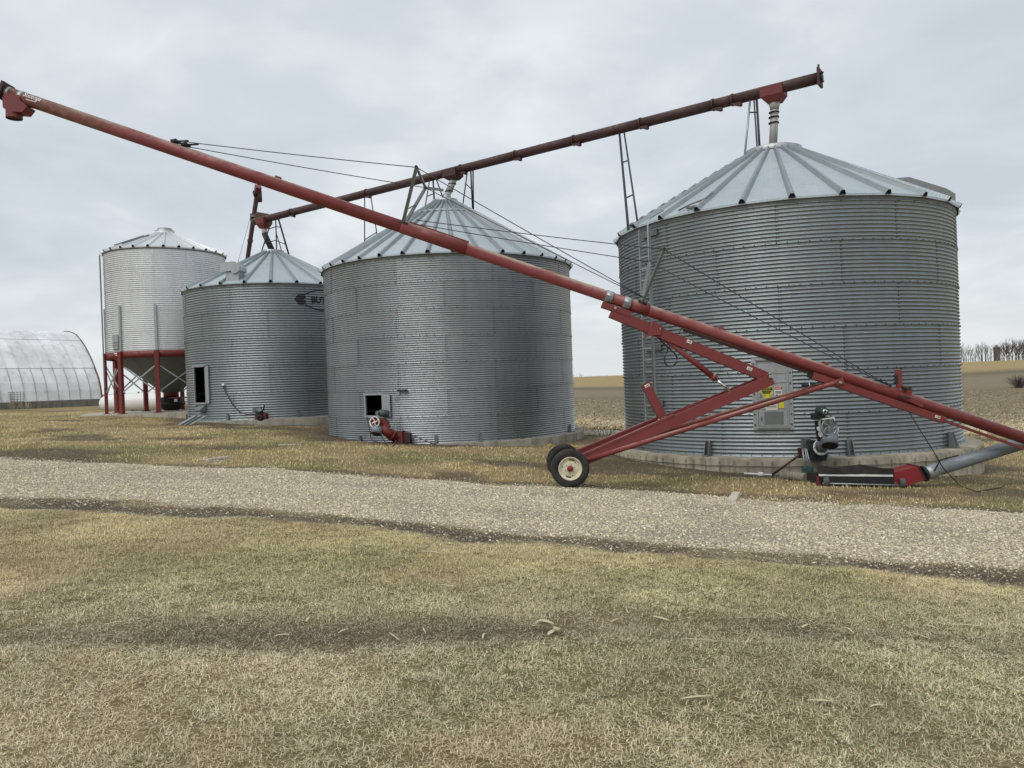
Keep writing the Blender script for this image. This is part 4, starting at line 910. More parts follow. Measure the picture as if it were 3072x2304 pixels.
def spout(px, ztop_extra, bot, w_top, w_bot, mat):
    """hopper box clasping the tube, narrowing to the bottom pixel"""
    p = upt(px); y = p.y; c = at(*bot, y); zb_ = c.z; mb = MB(); dn_ = 0.24
    t0 = p + Vector((0, 0, 0.10)); z1 = p.z - UR - 0.05; hl = ud * (w_top / 2); pv = perp * dn_
    top = [p + hl * a + pv * b_ + Vector((0, 0, (0.06 + hl.z * a * 0))) for a, b_ in ((-1, -1), (1, -1), (1, 1), (-1, 1))]
    mid = [Vector((q.x, q.y, z1 + (hl.z * a))) for q, a in zip(top, (-1, 1, 1, -1))]
    cb = Vector((c.x, c.y, zb_)); hb = Vector((ud.x, ud.y, 0)).normalized() * (w_bot / 2)
    bt = [cb + hb * a + perp * (w_bot / 2 * b_) for a, b_ in ((-1, -1), (1, -1), (1, 1), (-1, 1))]
    mb.add(top + mid + bt, [(0, 3, 2, 1), (0, 1, 5, 4), (1, 2, 6, 5), (2, 3, 7, 6), (3, 0, 4, 7), (4, 5, 9, 8), (5, 6, 10, 9), (6, 7, 11, 10), (7, 4, 8, 11), (8, 9, 10, 11)])
    return part('spout_box', mb, mat, ua), cb
M['redspout'] = redpaint('spout_red_paint', (0.15, 0.02, 0.022), (0.17, 0.034, 0.032), 0.1, 0.2, 0.45)
dirty_white = galv('weathered_downspout', (0.30, 0.29, 0.27), (0.62, 0.61, 0.57), 0.2, 0.5, 0.7, 0.6, 0.8)
sb, c = spout(2320, 0, (2323, 309), 0.62, 0.34, M['redspout']); cap1 = Vector((b1.x, b1.y, b1.zcap - 0.05)); top_ = Vector((b1.x, b1.y, c.z + 0.04))
c1 = c.lerp(cap1, 0.0)
part('downspout', MB().tube(c + Vector((0, 0, .03)), c - Vector((0, 0, 0.20)), 0.16, 0.115, n=18).tube(c - Vector((0, 0, 0.2)), cap1, 0.112, n=18), dirty_white, sb)
for f in (0.20, 0.30, 0.42):
    q = c.lerp(cap1, f); part('clamp', MB().tube(q - Vector((0, 0, .012)), q + Vector((0, 0, .012)), 0.145, n=16), M['black'], sb)
sb, c = spout(1358, 0, (1361, 541), 0.62, 0.30, M['redold']); cap2 = Vector((b2.x, b2.y, b2.zcap - 0.05)); k1 = c.lerp(cap2, 0.55)
part('downspout', MB().tube(c + Vector((0, 0, .03)), k1, 0.125, n=18).tube(k1, cap2, 0.12, n=18), dirty_white, sb)
for f in (0.18, 0.55):
    q = c.lerp(cap2, f); part('clamp', MB().tube(q - Vector((0, 0, .014)), q + Vector((0, 0, .014)), 0.155, n=16), M['black'], sb)
part('downspout_boot', MB().tube(c.lerp(cap2, 0.72), cap2, 0.145, n=8), M['galv'], sb)
sb, c = spout(792, 0, (793, 686), 0.55, 0.30, M['redspout']); cap3 = Vector((b3.x, b3.y, b3.zcap - 0.05)); k1 = c - Vector((0, 0, 0.28))
part('downspout', MB().tube(c + Vector((0, 0, .03)), k1, 0.12, n=16), dirty_white, sb); part('downspout_hose', MB().tube(k1 + Vector((0, 0, .05)), cap3, 0.13, n=16), M['black'], sb)
part('inlet_hood', MB().prism([at(762, 656, 35.0), at(768, 635, 35.0), at(808, 642, 34.6), at(790, 656, 34.7)], Vector((0, 0.45, 0))), M['redold'], ua)
M['darksteel'] = simple('dark_weathered_steel', (0.045, 0.045, 0.048), 0.6, 0.2, 0.3, 8)
# support legs from the tube down to the roofs
def strut(top, bot, B, r=0.028, mat=None, back=0.0):
    pt = at(*top, uy(top[0]) + back); pb, th, rr = roof_hit(B, *bot)
    rr = min(rr, B.re - 0.05); pb = roof_pt(B, rr, th, -0.02)
    part('support_leg', MB().tube(pt, pb, r, n=8), mat or M['darksteel'], ua); return pt, pb
def rung(sa, sb_, f): part('support_rung', MB().tube(sa[0].lerp(sa[1], f), sb_[0].lerp(sb_[1], f), 0.02, n=6), M['darksteel'], ua)
s1 = strut((1858, 396), (1875, 697), b1, 0.035); s2 = strut((1872, 394), (1913, 676), b1, 0.026)
for f in (0.35, 0.71): rung(s1, s2, f)
s1 = strut((2251, 292), (2233, 470), b1, 0.03, M['galv']); s2 = strut((2270, 300), (2279, 447), b1, 0.034); rung(s1, s2, 0.25)
strut((2262, 300), (2272, 450), b1, 0.022)
s1 = strut((1094, 585), (1093, 732), b2, 0.022); s2 = strut((1111, 582), (1134, 708), b2, 0.022); rung(s1, s2, 0.82)
s1 = strut((1291, 526), (1273, 618), b2, 0.022, M['redold']); s2 = strut((1299, 535), (1303, 606), b2, 0.032); strut((1308, 535), (1331, 598), b2, 0.026); rung(s1, s2, 0.6)
s1 = strut((1405, 493), (1387, 610), b2, 0.022, M['redold']); s2 = strut((1412, 508), (1418, 625), b2, 0.028); strut((1419, 508), (1420, 628), b2, 0.026); rung(s1, s2, 0.45)
s1 = strut((827, 655), (830, 752), b3, 0.028); s2 = strut((834, 652), (868, 758), b3, 0.04); rung(s1, s2, 0.25); rung(s1, s2, 0.68)
s3 = strut((815, 660), (780, 758), b3, 0.028); rung(s3, s1, 0.66); rung(s3, s1, 0.25); strut((829, 700), (847, 756), b3, 0.022)
part('guy_wire', MB().path(sag(at(750, 655, 35), roof_pt(b3, *(lambda q: (q[2], q[1]))(roof_hit(b3, 707, 787))), 0.02), 0.008, 5), M['cable'], ua)
# ------------------------------------------------------------------ steep incline auger feeding it
T = at(770, 590, 35.45); Q = at(745, 760, 37.4); dI = (Q - T).normalized(); t = (H(-14, 43) + 0.25 - T.z) / dI.z; E = T + dI * t
ia = root('incline_auger', (E.x, E.y, H(E.x, E.y)), 'steep narrow red auger rising behind the logo bin to the overhead auger', 'auger')
part('tube', MB().tube(T - dI * 0.2, E, 0.105, n=18), M['redold'], ia)
part('head_box', MB().beam(T - dI * 0.55, T - dI * 0.22, 0.26, 0.26), M['redspout'], ia)
part('head_cap', MB().beam(T - dI * 0.22, T - dI * 0.08, 0.34, 0.30), M['black'], ia)
mo = T + Vector((0.16, -0.12, -0.05)); part('drive_motor', MB().tube(mo + Vector((0, 0, 0.28)), mo - Vector((0, 0, 0.22)), 0.12, n=14), M['redold'], ia)
part('transfer_spout', MB().beam(T + dI * 1.2 + Vector((0, 0, .1)), UA + Vector((0, 0.1, 0.12)), 0.3, 0.3), M['redold'], ia)
part('boot', MB().box(Vector((E.x, E.y, H(E.x, E.y) + 0.25)), 0.7, 0.7, 0.6), M['redold'], ia)
part('clamp', MB().tube(T + dI * 2.4, T + dI * 2.5, 0.13, n=16), M['redold'], ia)

# ================================================================== PORTABLE AUGER in front
AY = 15.0
def ay(px): return 308 + 0.3394 * (px - 108)
def ap(px, dy=0.0): return at(px, ay(px), AY + dy)
ad = (ap(3000) - ap(200)).normalized(); aup = Vector((0, -1, 0)).cross(ad); aup = aup if aup.z > 0 else -aup
pw = at(1710, 1407, 14.2); WR = 0.355
pa = root('portable_auger', (pw.x, pw.y, H(pw.x, pw.y)), 'long red portable grain auger on two cream-rimmed wheels, reaching up over the yard', 'auger')
part('discharge_tube', MB().tube(ap(26), ap(1396), 0.123, n=28), M['red'], pa)
part('main_tube', MB().tube(ap(1390), ap(3330), 0.114, n=28), M['red'], pa)
part('joint_sleeve', MB().tube(ap(1205), ap(1398), 0.127, n=28), M['red'], pa)
mb = MB(); a_, b_ = ap(1222) + aup * 0.125, ap(1400) + aup * 0.125; mb.beam(a_, b_, 0.03, 0.055, aup); st = part('sleeve_flange', mb, M['red'], pa)
for k in range(5): part('bolt', MB().tube(a_.lerp(b_, 0.1 + 0.2 * k) - Vector((0, .03, 0)), a_.lerp(b_, 0.1 + 0.2 * k) + Vector((0, .03, 0)), 0.014, n=6), M['black'], st)
for px in (1826, 1880):
    s_ = 0.005; part('strap', MB().tube(ap(px - 10), ap(px + 11), 0.1255, n=28), M['galv'], pa)
    part('strap_bracket', MB().beam(ap(px - 10) - Vector((0, .12, 0)) - aup * 0.02, ap(px + 11) - Vector((0, .12, 0)) - aup * 0.02, 0.03, 0.06, aup), M['galvdark'], pa)
part('tube_collar', MB().tube(ap(1893), ap(1945), 0.121, n=28), M['red'], pa)
# discharge end
hoodm = MB()
def fp(x, y, dy=0.0): return at(x, y, AY + dy)
hood = [(6, 292), (14, 277), (56, 285), (60, 300), (80, 318), (66, 336), (24, 334), (8, 322)]
hoodm.prism([fp(*q, -0.14) for q in hood], Vector((0, 0.28, 0))); hd_ = part('discharge_hood', hoodm, M['redbeam'], pa)
ctop = fp(42, 326); cbot = fp(43, 356); part('discharge_spout', MB().tube(ctop, cbot, 0.142, 0.145, n=24, caps=False).tube(ctop, cbot + (ctop - cbot) * 0.25, 0.136, n=24), M['redbeam'], hd_)
part('spout_mouth', MB().tube(fp(43, 351), fp(43, 352.5), 0.1355, n=24), M['black'], hd_)
mb = MB().beam(ap(16) - ad * 0.02, ap(16) + ad * 0.03, 0.36, 0.34, aup); part('head_plate', mb, M['redold'], hd_)
for px in (28, 66):
    part('hood_strap', MB().tube(ap(px - 6), ap(px + 6), 0.1265, n=28), M['galv'], hd_)
# name on the tube
vs, fs = text_mesh('Sudenga', 1.0, 0.2, 0.006); x0 = min(v[0] for v in vs); x1 = max(v[0] for v in vs); y0 = min(v[1] for v in vs); y1 = max(v[1] for v in vs)
k = (ap(130) - ap(79)).length / (x1 - x0); k2 = 0.13 / (y1 - y0); mb = MB(); cmid = ap(104); Rt = 0.126; out_ = Vector((0, -1, 0))
def onto(u, w_, R_=Rt):
    a_ = w_ / R_ + 0.42; return cmid + ad * u + (out_ * math.cos(a_) + aup * math.sin(a_)) * R_
mb.add([onto((a - (x0 + x1) / 2) * k, (b_ - (y0 + y1) / 2) * k2 + 0.01) for a, b_ in vs], fs); part('name_lettering', mb, M['white'], pa, 'white maker name lettering', fix=False)
mb = MB(); ul = [(-0.10 + i * 0.025, -0.065) for i in range(9)]
for (u, w_), (u2, w2) in zip(ul[:-1], ul[1:]): mb.add([onto(u, w_ - .007), onto(u2, w2 - .007), onto(u2, w2 + .007), onto(u, w_ + .007)], [(0, 1, 2, 3)])
part('name_underline', mb, M['white'], pa, fix=False)
# cable masts
def mast(base_px, tip_px, dy):
    base = fp(*base_px, dy * 0.12); tip = at(*tip_px, AY - 0.75); tf = Vector((tip.x, AY + 0.75, tip.z)); tp = []
    for tpt, sgn in ((tip, -1), (tf, 1)):
        m_ = part('mast', MB().beam(base + Vector((0, sgn * 0.10, 0)), tpt, 0.05, 0.085, (0, 1, 0)), M['galvdark'], pa); tp.append(tpt)
        part('pulley_pin', MB().tube(tpt - Vector((0, .05, 0)), tpt + Vector((0, .05, 0)), 0.03, n=8), M['black'], m_)
    part('mast_foot', MB().beam(base - ad * 0.09 - aup * 0.02, base + ad * 0.09 - aup * 0.02, 0.24, 0.04, aup), M['darksteel'], pa); return base, tp
m2b, m2 = mast((1212, 668), (1249.5, 502), 0); m1b, m1 = mast((1927, 905), (1992, 748), 0)
part('mast_cross', MB().beam(m2[0], m2[1], 0.04, 0.05), M['galvdark'], pa); part('mast_brace', MB().beam(m2[1], m2[1] + Vector((0.36, 0.05, -0.05)), 0.03, 0.05), M['galvdark'], pa)
part('mast_brace', MB().tube(m2b.lerp(m2[0], 0.25), m2b.lerp(m2[1], 0.5), 0.012, n=6), M['galvdark'], pa)
anc = [fp(514, 421, -0.10), fp(548, 436, -0.12)]; low = [fp(2650, 1150, -0.05), fp(2664, 1156, -0.1)]
anc[0].y = AY - 0.1; far_anc = fp(518, 424, 0.1)
cables = [(anc[1], m2[0]), (far_anc, m2[1]), (m2[0], m1b + Vector((0.05, -0.1, 0.05))), (m2[1], m1b + Vector((0.15, 0.1, 0.03))),
          (m2b + Vector((0.25, -0.1, 0.02)), m1[0]), (m2b + Vector((0.3, 0.1, -0.03)), m1[1]), (m1[0], low[1]), (m1[1], low[0])]
# photo: the upper of the two left cables runs to the near mast tip
cables[0] = (fp(520, 421, -0.1), m2[0]); cables[1] = (fp(552, 438, 0.1), m2[1])
for a_, b_ in cables: part('stay_cable', MB().path(sag(a_, b_, 0.015, 8), 0.0085, 6), M['cable'], pa)
for px in (515, 545):
    part('cable_anchor', MB().beam(ap(px - 5) + aup * 0.13, ap(px + 9) + aup * 0.17, 0.16, 0.05, aup).tube(ap(px + 9) + aup * 0.17 - Vector((0, .1, 0)), ap(px + 9) + aup * 0.17 + Vector((0, .1, 0)), 0.03, n=8), M['black'], pa)
    part('turnbuckle', MB().tube(ap(px + 12) + aup * 0.18, ap(px + 38) + aup * 0.25, 0.02, n=8), M['black'], pa)
# undercarriage: wheels, axle, arms, lift beam, cylinder, braces
gfar = H(pw.x, 15.55); wn = Vector((pw.x, 14.2, H(pw.x, 14.2) + WR)); wf = Vector((pw.x - 0.02, 15.55, gfar + WR - 0.01))
def wheel(c, s):
    w = bpy.data.objects.new('wheel', None); COL.objects.link(w); w.parent = pa; w.empty_display_size = 0.1
    ax = Vector((0, -s, 0)); W2 = 0.095
    prof = [(0.205, -W2 * .75), (0.225, -W2), (0.29, -W2 * 1.08), (0.335, -W2 * .95), (0.352, -W2 * .7), (0.355, 0), (0.352, W2 * .7), (0.335, W2 * .95), (0.29, W2 * 1.08), (0.225, W2), (0.205, W2 * .75), (0.205, -W2 * .75)]
    part('tyre', MB().lathe(c, prof, ax, 56), M['rubber'], w)
    rim = [(0.212, 0.080), (0.218, 0.092), (0.208, 0.094), (0.196, 0.082), (0.188, 0.05), (0.165, 0.030), (0.150, 0.034), (0.120, 0.050), (0.085, 0.050), (0.06, 0.058), (0.01, 0.058)]
    r_ = part('rim', MB().lathe(c, rim, ax, 48), M['cream'], w)
    part('hub_cap', MB().lathe(c, [(0.058, 0.05), (0.056, 0.10), (0.048, 0.115), (0.03, 0.118), (0.028, 0.13), (0.004, 0.132)], ax, 24), M['brightred'], w)
    for k in range(6):
        th = k * math.pi / 3 + 0.3; p = c + Vector((math.cos(th) * 0.088, 0, math.sin(th) * 0.088)); part('lug_nut', MB().tube(p + ax * 0.045, p + ax * 0.07, 0.011, n=6), M['galv'], w)
        if k % 2 == 0:
            q = c + Vector((math.cos(th + .5) * 0.138, 0, math.sin(th + .5) * 0.138)); part('rim_slot', MB().tube(q + ax * 0.036, q + ax * 0.044, 0.010, n=10), M['black'], w)
    for a0 in (1.35, 4.5):
        pts = [c + ax * 0.040 + Vector((math.cos(a0 + d) * 0.160, 0, math.sin(a0 + d) * 0.160)) for d in (-.3, -.15, 0, .15, .3)]; part('rim_slot', MB().path(pts, 0.010, 6), M['black'], w)
    part('backing_plate', MB().tube(c - ax * 0.07, c + ax * 0.02, 0.2, n=32), M['rubber'], w)
wheel(wn, 1); wheel(wf, -1)
part('axle', MB().beam(wn, wf, 0.10, 0.10), M['redbeam'], pa)
hinge = at(2300, 1133, AY); armn0 = wn + Vector((0.0, 0.14, 0.02)); armf0 = wf + Vector((0, -0.14, 0.02)); axd = Vector((0, 1, 0))
def perpup(a_, b_):
    d = (b_ - a_).normalized(); u = Vector((0, -1, 0)).cross(d); return u if u.z > 0 else -u
for a_, b_ in ((armn0, hinge + Vector((0.02, -0.15, -0.045))), (armf0, hinge + Vector((0.02, 0.15, -0.045)))):
    arm = part('lift_arm', MB().beam(a_, b_, 0.10, 0.205, perpup(a_, b_), 0.03), M['redbeam'], pa)
    m_ = a_.lerp(b_, 0.06); n_ = a_.lerp(b_, 0.52); pu = perpup(a_, b_)
    part('arm_gusset', MB().beam(m_ + pu * 0.10, n_ + pu * 0.115, 0.13, 0.035, pu), M['redbeam'], arm)
part('hinge_pin', MB().tube(hinge + Vector((-.0, -0.225, 0.02)), hinge + Vector((0, 0.225, 0.02)), 0.028, n=12), M['galv'], pa)
up0 = at(1832, 938, AY); up1 = at(2296, 1131, AY); pu = perpup(up0, up1)
lb = part('lift_beam', MB().beam(up0, up1, 0.18, 0.195, pu), M['redbeam'], pa)
part('pivot_bolt', MB().tube(at(1846, 924, AY - 0.13), at(1846, 924, AY + 0.13), 0.025, n=10), M['galv'], lb)
part('pivot_bolt', MB().tube(at(1979, 987, AY - 0.13), at(1979, 987, AY + 0.13), 0.022, n=10), M['galv'], lb)
part('track_channel', MB().beam(at(1806, 914, AY), at(1892, 944, AY), 0.20, 0.11, aup), M['redbeam'], pa)
mb = MB().prism([at(x, y, AY - 0.13) for x, y in ((1937, 1014), (1960, 963), (1985, 975), (1984, 1004), (1952, 1006))], Vector((0, 0.26, 0))); part('cylinder_bracket', mb, M['redbeam'], pa)
def decal(px, py, y, w, h, ang, parent):
    c = at(px, py, y); u = Vector((math.cos(ang), 0, math.sin(ang))); v = Vector((-math.sin(ang), 0, math.cos(ang)))
    o_ = Vector((0, -0.004, 0)); mb = MB().prism([c + u * a * w / 2 + v * b_ * h / 2 for a, b_ in ((-1, -1), (1, -1), (1, 1), (-1, 1))], o_); d = part('warning_decal', mb, M['decal'], parent)
    mb = MB().add([c + o_ * 1.5 - u * w * .36 - v * h * .2, c + o_ * 1.5 - u * w * .12 - v * h * .2, c + o_ * 1.5 - u * w * .24 + v * h * .25], [(0, 1, 2)])
    for k in range(3): q = c + o_ * 1.5 + u * w * 0.16 + v * h * (0.22 - 0.2 * k); mb.add([q - u * w * .2 - v * .003, q + u * w * .2 - v * .003, q + u * w * .2 + v * .003, q - u * w * .2 + v * .003], [(0, 1, 2, 3)])
    part('decal_print', mb, M['ink'], d, fix=False)
ang = math.atan2((up1 - up0).z, (up1 - up0).x)
for px, py in ((1960, 980), (2068, 1025), (2248.5, 1106)): decal(px, py, AY - 0.093, 0.105, 0.062, ang, lb)
cy0, cy1, cy2 = at(1990, 1012, AY), at(2147, 1137, AY), at(2192, 1174, AY)
hc = part('hydraulic_cylinder', MB().tube(cy0, cy1, 0.056, n=20), M['brightred'] if False else M['red'], pa)
part('gland_nut', MB().tube(cy1 - (cy1 - cy0).normalized() * 0.09, cy1, 0.068, n=16), M['red'], hc); part('chrome_rod', MB().tube(cy1, cy2, 0.027, n=16), M['chrome'], hc)
part('hydraulic_hose', MB().path([at(x, y, AY - 0.02) for x, y in ((2016, 1024), (2003, 1050), (1994, 1072), (1995, 1090), (2005, 1099), (2019, 1098), (2031, 1087), (2032, 1074), (2022, 1058), (2008, 1046), (1990, 1030), (1972, 1008))], 0.014, 8), M['blackrubber'], pa)
pb0, pb1 = at(1989, 1256, AY - 0.02), at(1935, 1150, AY - 0.02); pp = part('prop_post', MB().beam(pb0, pb1, 0.17, 0.165, Vector((1, 0, 0)), 0.0), M['redbeam'], pa)
part('post_opening', MB().beam(pb1 - (pb1 - pb0).normalized() * 0.02, pb1 + (pb1 - pb0).normalized() * 0.006, 0.13, 0.13, Vector((1, 0, 0))), M['black'], pp); decal(1941.5, 1157, AY - 0.107, 0.10, 0.055, 0.35, pp)
for px, py in ((1976, 1259), (1987, 1256), (1996, 1252)): part('post_bolt', MB().tube(at(px, py, AY - 0.13), at(px, py, AY - 0.09), 0.014, n=8), M['chrome'], pp)
pin = at(2511, 1147.5, AY)
for a_, s in ((wn + Vector((0.04, 0.10, 0.05)), -1), (wf + Vector((0.04, -0.10, 0.05)), 1)):
    e_ = pin + Vector((-0.08, s * 0.14, 0.0)); d_ = (e_ - a_).normalized(); br = part('brace_tube', MB().tube(a_, e_ - d_ * 0.30, 0.046, n=18).tube(e_ - d_ * 0.30, e_, 0.046, 0.04, n=18), M['red'], pa)
    part('brace_end', MB().beam(e_ - d_ * 0.12, e_ + d_ * 0.16, 0.025, 0.11, perpup(a_, e_)), M['red'], br)
part('brace_pin', MB().tube(pin + Vector((0, -0.18, 0)), pin + Vector((0, 0.18, 0)), 0.022, n=10), M['galv'], pa)
lc = part('stiffening_channel', MB().beam(at(2434, 1126, AY), at(2824, 1258, AY), 0.20, 0.13, aup), M['redbeam'], pa); decal(2813, 1251, AY - 0.103, 0.10, 0.05, -0.33, lc)
part('channel_end', MB().beam(at(2425, 1123, AY), at(2446, 1131, AY), 0.12, 0.10, aup), M['black'], pa)
part('oil_line', MB().path([at(2037, 1003, AY - 0.1), at(2043, 985, AY - 0.1), at(2052, 986, AY - 0.1), at(2436, 1118, AY - 0.1)], 0.012, 6), M['redold'], pa)
part('truss_rail', MB().beam(at(2050, 990, AY), at(2436, 1122, AY), 0.05, 0.05, aup), M['redold'], pa); part('truss_rail', MB().beam(at(2826, 1260, AY), at(3330, 1436, AY), 0.06, 0.05, aup), M['redbeam'], pa)
for px in (828, 2157, 2469): part('tube_lug', MB().beam(ap(px - 8) + aup * 0.125, ap(px + 8) + aup * 0.125, 0.08, 0.06, aup), M['red'], pa)
horn = at(2698, 1166, AY); part('cable_horn', MB().beam(horn, at(2694, 1110, AY), 0.05, 0.115, (1, 0, 0)).prism([at(2689, 1124, AY - .03), at(2694, 1108, AY - .03), at(2700, 1124, AY - .03)], Vector((0, .06, 0))), M['red'], pa)
for k in range(3): q = at(2687, 1128 + 10 * k, AY - 0.02); part('cable_clip', MB().tube(q - Vector((0, .05, 0)), q + Vector((0, .05, 0)), 0.024, n=8), M['black'], pa)
ws = part('winch_mount', MB().beam(at(2709, 1176, AY), at(2727, 1183, AY), 0.20, 0.20, aup), M['redbeam'], pa); part('winch_tube', MB().tube(at(2712, 1163, AY - .05), at(2728, 1165, AY - 0.36), 0.042, n=16), M['redold'], ws); part('winch_bore', MB().tube(at(2728, 1165, AY - 0.355), at(2728, 1165, AY - 0.364), 0.034, n=16), M['black'], ws)
part('guard_rail', MB().beam(at(2700, 1188, AY - 0.12), at(2768, 1218, AY - 0.12), 0.03, 0.055, aup), M['redbeam'], pa); part('clamp_bar', MB().beam(at(2698, 1189, AY - .14), at(2730, 1194, AY - .14), 0.03, 0.03), M['redold'], pa)
for px in (2640, 2655, 2668): part('cable_clip', MB().tube(at(px, 1138 + (px - 2640) * 0.6, AY - .1), at(px + 6, 1142 + (px - 2640) * 0.6, AY - .1), 0.022, n=8), M['black'], pa)
# lower end, swinging intake tube and hopper
bt = ap(3330); gzb = H(bt.x, bt.y); part('boot', MB().box(Vector((bt.x + 0.1, bt.y, (bt.z + 0.15 + gzb) / 2)), 0.6, 0.5, bt.z + 0.15 - gzb), M['redbeam'], pa)
gt0 = at(2770, 1421, 15.15); gt1 = at(3235, 1277, 15.6)
part('intake_tube', MB().tube(gt0, gt1, 0.128, n=28), M['greytube'], pa); part('intake_collar', MB().tube(gt0 - (gt1 - gt0).normalized() * 0.02, gt0 + (gt1 - gt0).normalized() * 0.03, 0.155, n=28), M['black'], pa)
part('intake_sleeve', MB().tube(gt0, gt0 + (gt1 - gt0).normalized() * 0.30, 0.131, n=28), M['galv'], pa); part('intake_head', MB().box(gt1 - Vector((0, 0.1, 0.15)), 0.45, 0.7, 0.5), M['redbeam'], pa)
part('power_cord', MB().path([at(2728, 1238, 14.9), at(2760, 1290, 14.9), at(2795, 1345, 14.9), at(2830, 1405, 14.95)] + [gpt(x, y) + Vector((0, 0, .015)) for x, y in ((2880, 1462), (2930, 1478), (3000, 1468), (3080, 1430))], 0.009, 6), M['blackrubber'], pa)
part('tube_hose', MB().path([gt0 + Vector((0.15, -0.13, 0.06)), at(2820, 1380, 15.03), at(2850, 1372, 15.03), at(2875, 1366, 15.05)], 0.014, 6), M['blackrubber'], pa)
hp0, hp1 = ground(2462, 1459), ground(2690, 1464); hy = 15.05
hw_ = bpy.data.objects.new('intake_hopper', None); COL.objects.link(hw_); hw_.parent = pa; hw_.empty_display_size = 0.1
def hpp(x, y, dy=0.0): return at(x, y, hy + dy)
mb = MB().prism([hpp(2456, 1428), hpp(2682, 1430), hpp(2682, 1457), hpp(2458, 1455)], Vector((0, 0.62, 0))); part('trough', mb, M['black'], hw_)
fl = MB(); tops = [(2450, 1392), (2480, 1400), (2510, 1403), (2545, 1398), (2580, 1393), (2615, 1399), (2650, 1405), (2682, 1406)]
for (xa, ya), (xb, yb) in zip(tops[:-1], tops[1:]):
    fl.add([hpp(xa, ya, -0.12), hpp(xb, yb, -0.12), hpp(max(xb, 2460), 1426, 0), hpp(max(xa, 2460), 1426, 0)], [(0, 1, 2, 3)]); fl.add([hpp(xa, ya, -0.10), hpp(xb, yb, -0.10), hpp(max(xb, 2460), 1426, 0.012), hpp(max(xa, 2460), 1426, 0.012)], [(3, 2, 1, 0)])
part('rubber_flap', fl, M['darkboot'], hw_, fix=False)
for dy_ in (0.62,):
    fl = MB(); fl.add([hpp(2448, 1400, 0.78), hpp(2682, 1404, 0.78), hpp(2682, 1428, 0.62), hpp(2460, 1426, 0.62)], [(0, 1, 2, 3)]); part('rubber_flap', fl, M['darkboot'], hw_, fix=False)
fl = MB(); fl.add([hpp(2450, 1392, -.12), hpp(2448, 1398, .78), hpp(2460, 1426, .62), hpp(2460, 1426, 0)], [(0, 1, 2, 3)]); part('rubber_flap', fl, M['darkboot'], hw_, fix=False)
part('steel_strip', MB().prism([hpp(2457, 1421, -.012), hpp(2679, 1424, -.012), hpp(2679, 1430, -.012), hpp(2457, 1428, -.012)], Vector((0, 0.014, 0))), M['white'], hw_)
part('end_panel', MB().prism([hpp(2452, 1430, .0), hpp(2458, 1430, .0), hpp(2458, 1458, .0), hpp(2454, 1458, .0)], Vector((0, 0.05, 0))), M['brightred'], hw_)
part('axle_rod', MB().tube(hpp(2468, 1450, -.05), hpp(2712, 1456, -.05), 0.014, n=8), M['galv'], hw_)
part('transition_box', MB().prism([hpp(*q, .02) for q in ((2683, 1417), (2712, 1411), (2756, 1399), (2778, 1440), (2724, 1456), (2683, 1446))], Vector((0, 0.42, 0))), M['brightred'], hw_)
part('flange_plate', MB().prism([hpp(*q, .0) for q in ((2754, 1398), (2757, 1397), (2780, 1439), (2777, 1441))], Vector((0, 0.46, 0))), M['redold'], hw_)
for x_, y_ in ((2478, 1445), (2707, 1450)):
    c = hpp(x_, y_, -0.03); c.z = H(c.x, c.y) + 0.095; w = part('caster_wheel', MB().lathe(c, [(0.03, -.05), (0.085, -.05), (0.095, -.03), (0.095, .03), (0.085, .05), (0.03, .05)], (1, -0.25, 0), 24).tube(c - Vector((.04, 0, 0)), c + Vector((.04, 0, 0)), 0.04, n=12), M['darkboot'], hw_)

# ================================================================== UNLOADING POWER HEADS at the bin feet
def pulley(name, c, ax, r, mat, parent, spokes=5, w=0.035):
    ax = Vector(ax).normalized(); t = Vector((0, 0, 1)) if abs(ax.z) < .9 else Vector((1, 0, 0)); x = ax.cross(t).normalized(); y = ax.cross(x)
    mb = MB().lathe(c, [(r * .86, -w / 2), (r, -w / 2), (r * .95, 0), (r, w / 2), (r * .86, w / 2), (r * .86, -w / 2)], ax, 40); p_ = part(name, mb, mat, parent)
    part('hub', MB().tube(c - ax * w * .6, c + ax * w * .6, r * .17, n=16), mat, p_)
    for k in range(spokes):
        a0 = 2 * math.pi * k / spokes; pts = []
        for j in range(6):
            f = j / 5; a = a0 + 0.75 * f; rr = r * (.12 + .78 * f); pts.append(c + (x * math.cos(a) + y * math.sin(a)) * rr)
        part('spoke', MB().path(pts, r * 0.085, 6), mat, p_)
    return p_
# head on bin 1 (white frame, grey spout)
ph1 = root('unloading_auger', cpt(b1, cyl_hit(b1, 2470, 1380)[0], b1.R + 0.6, H(*cpt(b1, cyl_hit(b1, 2470, 1380)[0], b1.R + 0.6, 0).xy)), 'grey and white unloading auger head with green motor at the large bin foot', 'auger head')
HY = 16.55
def h1(x, y, dy=0.0): return at(x, y, HY + dy)
fl0 = h1(2462, 1342, -0.02); wall_pt = on_wall(b1, 2458, 1346, -0.05); dd = (wall_pt - fl0).normalized()
part('outlet_tube', MB().tube(fl0 + dd * 0.02, wall_pt, 0.145, n=24), M['galvdark'], ph1)
tilt = Vector((0.15, -0.95, 0.12)).normalized(); part('flange_ring', MB().lathe(fl0, [(0.125, -.01), (0.172, -.01), (0.172, .012), (0.125, .012), (0.125, -.01)], tilt, 36), M['white'], ph1)
for k in range(8):
    t_ = k * math.pi / 4; xx_ = tilt.cross(Vector((0, 0, 1))).normalized(); yy_ = tilt.cross(xx_); q = fl0 + (xx_ * math.cos(t_) + yy_ * math.sin(t_)) * 0.15; part('flange_bolt', MB().tube(q, q + tilt * 0.02, 0.011, n=6), M['galvdark'], ph1)
